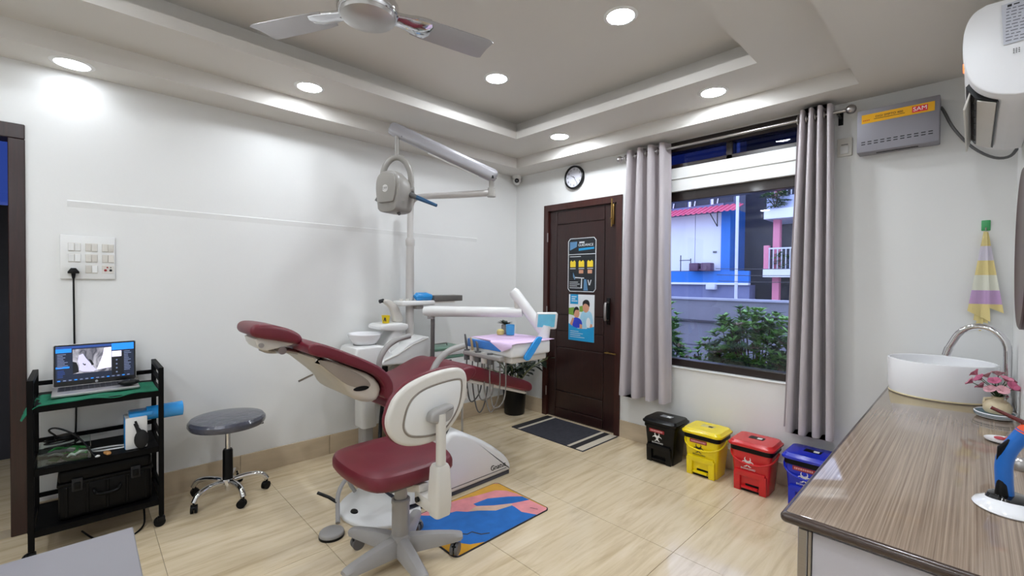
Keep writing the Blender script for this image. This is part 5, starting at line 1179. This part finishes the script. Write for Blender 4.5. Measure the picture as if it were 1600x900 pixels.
m = M(); m.bb((.842, -.985, .9295), (.885, -.945, 1.0), .004); part('pot', m, GREYP, sp2)
LEAFD = mat('dark_leaf', (30, 48, 34), .4, var=.3, vscale=20, coat=.2)
def leafmesh(mm, c, d, ln, wd, droop=.2, upv=Vector((0, 0, 1))):
    d = d.normalized(); n = d.cross(upv); n = n.normalized() if n.length > 1e-4 else Vector((1, 0, 0)); k = n.cross(d)
    rg = []
    for t, w_ in ((0, .15), (.25, .8), (.5, 1), (.75, .75), (1, .06)):
        p = c+d*ln*t-Vector((0, 0, droop*ln*t*t)); rg.append([p-n*wd*w_+k*wd*.12*w_, p+k*.0006-k*wd*.10*w_, p+n*wd*w_+k*wd*.12*w_, p-k*.0012-k*wd*.10*w_])
    mm.rings(rg)
for i in range(16):
    a = i*2.4; el = .25+.7*random.random(); m = M(); leafmesh(m, Vector((.864, -.965, 1.0)), Vector((math.cos(a), math.sin(a), el)), .068, .017); part('leaf', m, LEAFD, sp2)
m = M(); m.prism(chaikin([(-1.225, .818), (-1.215, .845), (-1.10, .955), (-1.065, .960), (-1.035, .945), (-1.155, .815), (-1.19, .800)], 1), 'x', 1.319, 1.336, .006, 3); single('blue_film_sleeve', m, BLUEP, 'blue plastic sleeve hanging on the near side of the instrument tray', 'sleeve')

# ================================================================== POTTED PLANT
pt = thing('potted_plant', 'dark leafy plant in a black pot in the room corner', 'potted plant', (.205, -.205, 0))
PX, PY = .205, -.205
m = M(); m.lathe([(.0001, 0), (.095, 0), (.102, .01), (.118, .20), (.128, .285), (.132, .30), (.122, .30), (.116, .27), (.0001, .265)], (PX, PY, 0), None, 32); part('pot', m, BLACK, pt)
m = M(); m.lathe([(.0001, .262), (.115, .262), (.115, .272), (.0001, .278)], (PX, PY, 0)); part('soil', m, mat('soil', (46, 34, 26), .9, var=.3, vscale=40, bump=.5), pt)
PLEAF = [mat('plant_leaf_a', (22, 36, 24), .35, var=.3, vscale=14, coat=.2), mat('plant_leaf_b', (34, 50, 30), .35, var=.3, vscale=14, coat=.2)]
PST = mat('plant_stem', (128, 134, 92), .5, var=.15)
rs = random.Random(3)
for i in range(18):
    a = R(-115+i*12+rs.uniform(-10, 10)); ln = rs.uniform(.30, .52); out = rs.uniform(.10, .42)
    d = Vector((math.cos(a), math.sin(a), 0)); P = [Vector((PX, PY, .27))+d*.04+d*out*(t**1.4)+Vector((0, 0, ln*t-.10*t*t*(out/.3))) for t in (0, .2, .4, .6, .8, 1)]
    for p in P: p.x = max(p.x, .035); p.y = min(p.y, -.035)
    m = M(); m.tube(P, [.006, .0055, .005, .0045, .004, .003], 6); s5 = part('stem', m, PST, pt)
    for k in range(9):
        t = .32+.68*k/8; f_ = t*5; q0 = P[min(4, int(f_))]; q1 = P[min(5, int(f_)+1)]; c = q0.lerp(q1, f_-int(f_)) if f_ < 5 else P[5]
        ax = (q1-q0).normalized() if (q1-q0).length > 1e-5 else Vector((0, 0, 1)); sd = ax.cross(Vector((rs.uniform(-1, 1), rs.uniform(-1, 1), .3))).normalized()
        if k % 2: sd = -sd
        dd = (sd*.8+ax*.7) if k < 8 else ax
        if c.x+dd.x*.085 < .02: dd.x = abs(dd.x)
        if c.y+dd.y*.085 > -.02: dd.y = -abs(dd.y)
        m = M(); leafmesh(m, c, dd, rs.uniform(.075, .105), rs.uniform(.020, .028), .25); part('leaf', m, PLEAF[(i+k) % 2], s5)

# ================================================================== OUTSIDE
GREYC = mat('fence_concrete', (128, 126, 136), .8, var=.08, vscale=3, bump=.1)
m = M(); m.bb((-8, .16, -.35), (10, 14, -.25)); tagobj(link('ground_outside', m, mat('paving', (110, 108, 106), .9, var=.1), None, True, 0), kind='structure')
fn = thing('boundary_fence', 'grey boundary wall with panels behind the shrubs', 'fence', (1.5, 2.55, -.25))
m = M(); m.bb((-3, 2.52, -.25), (6, 2.60, 1.125)); part('backing', m, GREYC, fn, smooth=0)
m = M(); m.bb((-3, 2.495, .852), (6, 2.52, 1.125)); part('upper_band', m, GREYC, fn, smooth=0)
m = M(); m.bb((-3, 2.47, 1.120), (6, 2.62, 1.145)); part('coping', m, mat('coping_pale', (170, 170, 186), .7, var=.05), fn, smooth=0)
DKM = mat('dark_rail', (60, 58, 66), .6, var=.1)
m = M(); m.bb((-3, 2.47, .826), (6, 2.50, .852)); part('rail', m, DKM, fn, smooth=0)
xx = -2.9
while xx < 6:
    m = M(); m.bb((xx, 2.475, -.25), (xx+.045, 2.52, .83)); part('post', m, DKM, fn, smooth=0)
    for za, zb in ((-.2, .50), (.52, .82)):
        m = M(); m.bb((xx+.055, 2.505, za), (xx+.84, 2.525, zb), .003, 1); part('panel', m, GREYC, fn, smooth=0)
    xx += .85
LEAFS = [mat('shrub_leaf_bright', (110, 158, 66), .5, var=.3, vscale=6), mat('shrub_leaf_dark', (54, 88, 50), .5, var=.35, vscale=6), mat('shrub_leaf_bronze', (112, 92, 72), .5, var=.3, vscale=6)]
def shrub(label, c, rx, ry, zb, zt, n, frac, ln=.075, seed=1, name='garden_shrub'):
    q = random.Random(seed); t = thing(name, label, 'shrub', (c[0], c[1], -.25 if zb < 1 else zb), 'shrubs outside the window')
    ms_ = [M(), M(), M()]; zc, rz = (zb+zt)/2, (zt-zb)/2; st_ = M()
    for i in range(n):
        th = q.random()*6.283; ph = math.acos(q.uniform(-1, 1)); rr = .55+.45*q.random()**.5
        d = Vector((math.sin(ph)*math.cos(th), math.sin(ph)*math.sin(th), math.cos(ph)))
        wob = 1+.22*math.sin(3*th+seed)+.15*math.sin(5*ph+2*seed)
        p = Vector((c[0]+rx*d.x*rr*wob, c[1]+ry*d.y*rr*wob, zc+rz*d.z*rr*wob))
        if p.y < .22: p.y = .22
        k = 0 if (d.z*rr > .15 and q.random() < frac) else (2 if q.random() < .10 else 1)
        for j in range(7):
            a = j*.9+i; e = (d*.6+Vector((math.cos(a), math.sin(a), .55))); leafmesh(ms_[k], p, e, ln*q.uniform(.8, 1.25), ln*.17, .35)
        if i % 12 == 0: st_.tube([(c[0], c[1], -.25 if zb < 1 else zb), tuple(Vector((c[0], c[1], zb)).lerp(p, .5)), tuple(p)], [.012, .008, .004], 5)
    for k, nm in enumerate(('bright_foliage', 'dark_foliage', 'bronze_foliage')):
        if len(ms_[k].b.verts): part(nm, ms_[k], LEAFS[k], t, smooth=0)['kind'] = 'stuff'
    part('branches', st_, mat('bark', (74, 62, 52), .9, var=.2), t)
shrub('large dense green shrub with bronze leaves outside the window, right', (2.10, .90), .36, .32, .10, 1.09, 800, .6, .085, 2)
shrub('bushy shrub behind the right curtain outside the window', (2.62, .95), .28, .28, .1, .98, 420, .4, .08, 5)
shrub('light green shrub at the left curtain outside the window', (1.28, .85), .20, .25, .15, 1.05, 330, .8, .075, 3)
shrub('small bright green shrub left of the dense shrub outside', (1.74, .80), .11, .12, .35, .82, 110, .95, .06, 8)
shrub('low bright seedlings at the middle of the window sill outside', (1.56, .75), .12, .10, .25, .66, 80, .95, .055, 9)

BY = 7.0
WHB = mat('building_white', (222, 222, 232), .7, var=.03, vscale=2); BLB = mat('building_blue', (24, 110, 196), .6, var=.08, vscale=3); GRB2 = mat('building_grey', (112, 116, 152), .7, var=.06); PKB = mat('building_pink', (214, 124, 148), .6, var=.06); DKB = mat('building_dark', (30, 34, 54), .6, var=.2, vscale=2); RFP = mat('awning_red', (214, 92, 122), .5, var=.08); STB = mat('steel_white', (206, 208, 222), .5, var=.04)
b1 = thing('shop_building', 'white walled building with blue base and red awning across the lane', 'building', (-1.5, BY, -.25))
m = M(); m.bb((-5, BY, -.25), (-.51, BY+2, 5.2)); part('shell', m, GRB2, b1, smooth=0)
for i in range(7):
    a = -4.9+.63*i
    m = M(); m.bb((a+.006, BY-.03, 1.62), (a+.624, BY, 2.92)); part('wall_panel', m, WHB, b1, smooth=0)
m = M(); m.bb((-5, BY-.10, 1.345), (.09, BY+.0, 1.605)); part('blue_band', m, BLB, b1, smooth=0)
m = M(); m.bb((-5, BY-.14, 1.30), (.09, BY+.0, 1.345)); part('white_ledge', m, WHB, b1, smooth=0)
m = M(); m.bb((-5, BY-.06, -.25), (.09, BY+.3, 1.30)); part('base_wall', m, GRB2, b1, smooth=0)
m = M(); m.bb((-.52, BY-.06, 1.6), (-.325, BY+2, 3.0)); part('blue_column', m, BLB, b1, smooth=0)
m = M(); m.bb((-.325, BY+.85, -.25), (.398, BY+.9, 5.2)); part('dark_gap', m, DKB, b1, smooth=0)
m = M(); m.bb((-.70, BY-.05, 2.02), (-.62, BY-.03, 2.06)); part('name_plate', m, DGREY, b1, smooth=0)
aw = None
for i in range(40):
    x = -4.9+.1205*i
    m = M(); m.prism([(BY-.0, 3.075), (BY-.52, 2.885), (BY-.52, 2.90), (BY-.0, 3.095)], 'x', x, x+.062); m.prism([(BY-.0, 3.055), (BY-.52, 2.865), (BY-.52, 2.88), (BY-.0, 3.075)], 'x', x+.058, x+.122)
    part('awning_sheet', m, RFP, b1, smooth=0)
for x in (-3.6, -2.1, -.62):
    m = M(); m.tube([(x, BY-.03, 2.62), (x, BY-.46, 2.875)], .012, 6); m.tube([(x, BY-.03, 2.62), (x, BY-.03, 2.95)], .012, 6); part('awning_bracket', m, DKM, b1)
for i in range(9):
    a = -4.9+.52*i
    m = M(); m.bb((a+.03, BY-.02, 3.14), (a+.45, BY+.0, 3.85)); f = part('window', m, DKB, b1, smooth=0)
    m = M(); m.bb((a-.02, BY-.05, 3.12), (a+.03, BY, 3.9)); part('window_post', m, STB, f, smooth=0)
    m = M(); m.tube([(a+.12, BY-.05, 3.13), (a+.22, BY-.05, 3.8)], .013, 6); part('brace', m, STB, f)
m = M(); m.bb((-1.13, BY-.32, 1.605), (-.92, BY-.10, 1.79), .02); m.bb((-.86, BY-.32, 1.605), (-.64, BY-.10, 1.79), .02); m.bb((-.92, BY-.28, 1.62), (-.86, BY-.14, 1.66)); m.cyl((-.78, BY-.33, 1.68), (-.78, BY-.30, 1.68), .07, seg=16)
single('rooftop_machine', m, mat('machine_maroon', (92, 64, 86), .6, var=.1), 'maroon machine standing on the blue ledge across the lane', 'machine')
m = M(); m.tube([(-1.38, BY-.2, 1.605), (-1.38, BY-.2, 1.98)], .012, 6); m.tube([(-1.14, BY-.2, 1.605), (-1.14, BY-.2, 1.90)], .012, 6); m.tube([(-1.40, BY-.2, 1.86), (-1.14, BY-.2, 1.86)], .010, 6); single('pipe_frame', m, DKM, 'thin dark pipe frame against the white wall outside', 'pipe')
m = M(); m.bb((-.78, BY-.22, 1.19), (-.58, BY-.06, 1.32), .01); single('outdoor_box', m, STB, 'white box under the blue band across the lane', 'box')
m = M(); m.cyl((.075, 6.2, -.25), (.075, 6.2, 5.5), .030, seg=10); single('utility_pole', m, STB, 'thin white pole between the white and pink buildings', 'pole')
b2 = thing('balcony_building', 'pink pillared building with white balconies across the lane', 'building', (2.5, BY, -.25))
m = M(); m.bb((.40, BY+.9, -.25), (5, BY+2.5, 5.2)); part('dark_wall', m, DKB, b2, smooth=0)
for z0_, z1_ in ((1.47, 1.64), (2.66, 2.86), (3.85, 4.0)):
    m = M(); m.bb((.40, BY-.25, z0_), (5, BY+.9, z1_)); part('balcony_slab', m, WHB, b2, smooth=0)
m = M(); m.bb((.42, BY-.15, 2.86), (5, BY+.05, 3.12)); part('balcony_parapet', m, mat('parapet_lilac', (190, 196, 228), .7, var=.05), b2, smooth=0)
for x in (.51, 1.75, 3.0, 4.3):
    m = M(); m.bb((x, BY-.02, -.25), (x+.125, BY+.12, 4.0)); part('pink_column', m, PKB, b2, smooth=0)
m = M(); m.bb((.40, BY-.22, 1.64), (.49, BY-.1, 2.12)); part('pink_pier', m, PKB, b2, smooth=0)
for zz in (1.64, 3.12):
    m = M(); m.bb((.46, BY-.21, zz+.40), (5, BY-.19, zz+.43)); rl = part('railing', m, STB, b2, smooth=0)
    b0 = None
    for i in range(60):
        x = .50+.075*i
        if b0 is None:
            m = M(); m.bb((x-.008, BY-.207, zz), (x+.008, BY-.193, zz+.41)); b0 = part('baluster', m, STB, rl, smooth=0); bx0 = x
        else:
            o = b0.copy(); COL.objects.link(o); o.location = (x-bx0, 0, 0)
for k in range(3):
    m = M(); P = [(-.1+.6*i, 5.6+.05*k, 1.62-.10*k*1.2-.02*math.sin(i)) for i in range(9)]; m.tube(P, .006, 5); single('overhead_cable', m, DKM, ('upper', 'middle', 'lower')[k]+' of three dark cables strung before the pink building', 'cable', 'cables in the lane')
shrub('potted bush on the pink building balcony', (.62, 6.72), .22, .16, 2.88, 3.28, 60, .3, .10, 12, 'balcony_bush')
shrub('small leafy pot plant behind the lower balcony railing', (.72, 6.85), .16, .10, 1.66, 1.95, 40, .2, .09, 13, 'balcony_bush')

for o in bpy.data.objects:
    if o.parent and o.name.split('.')[0] in ('label_print', 'small_print', 'vent_holes', 'white_print', 'branches'): o['kind'] = 'stuff'
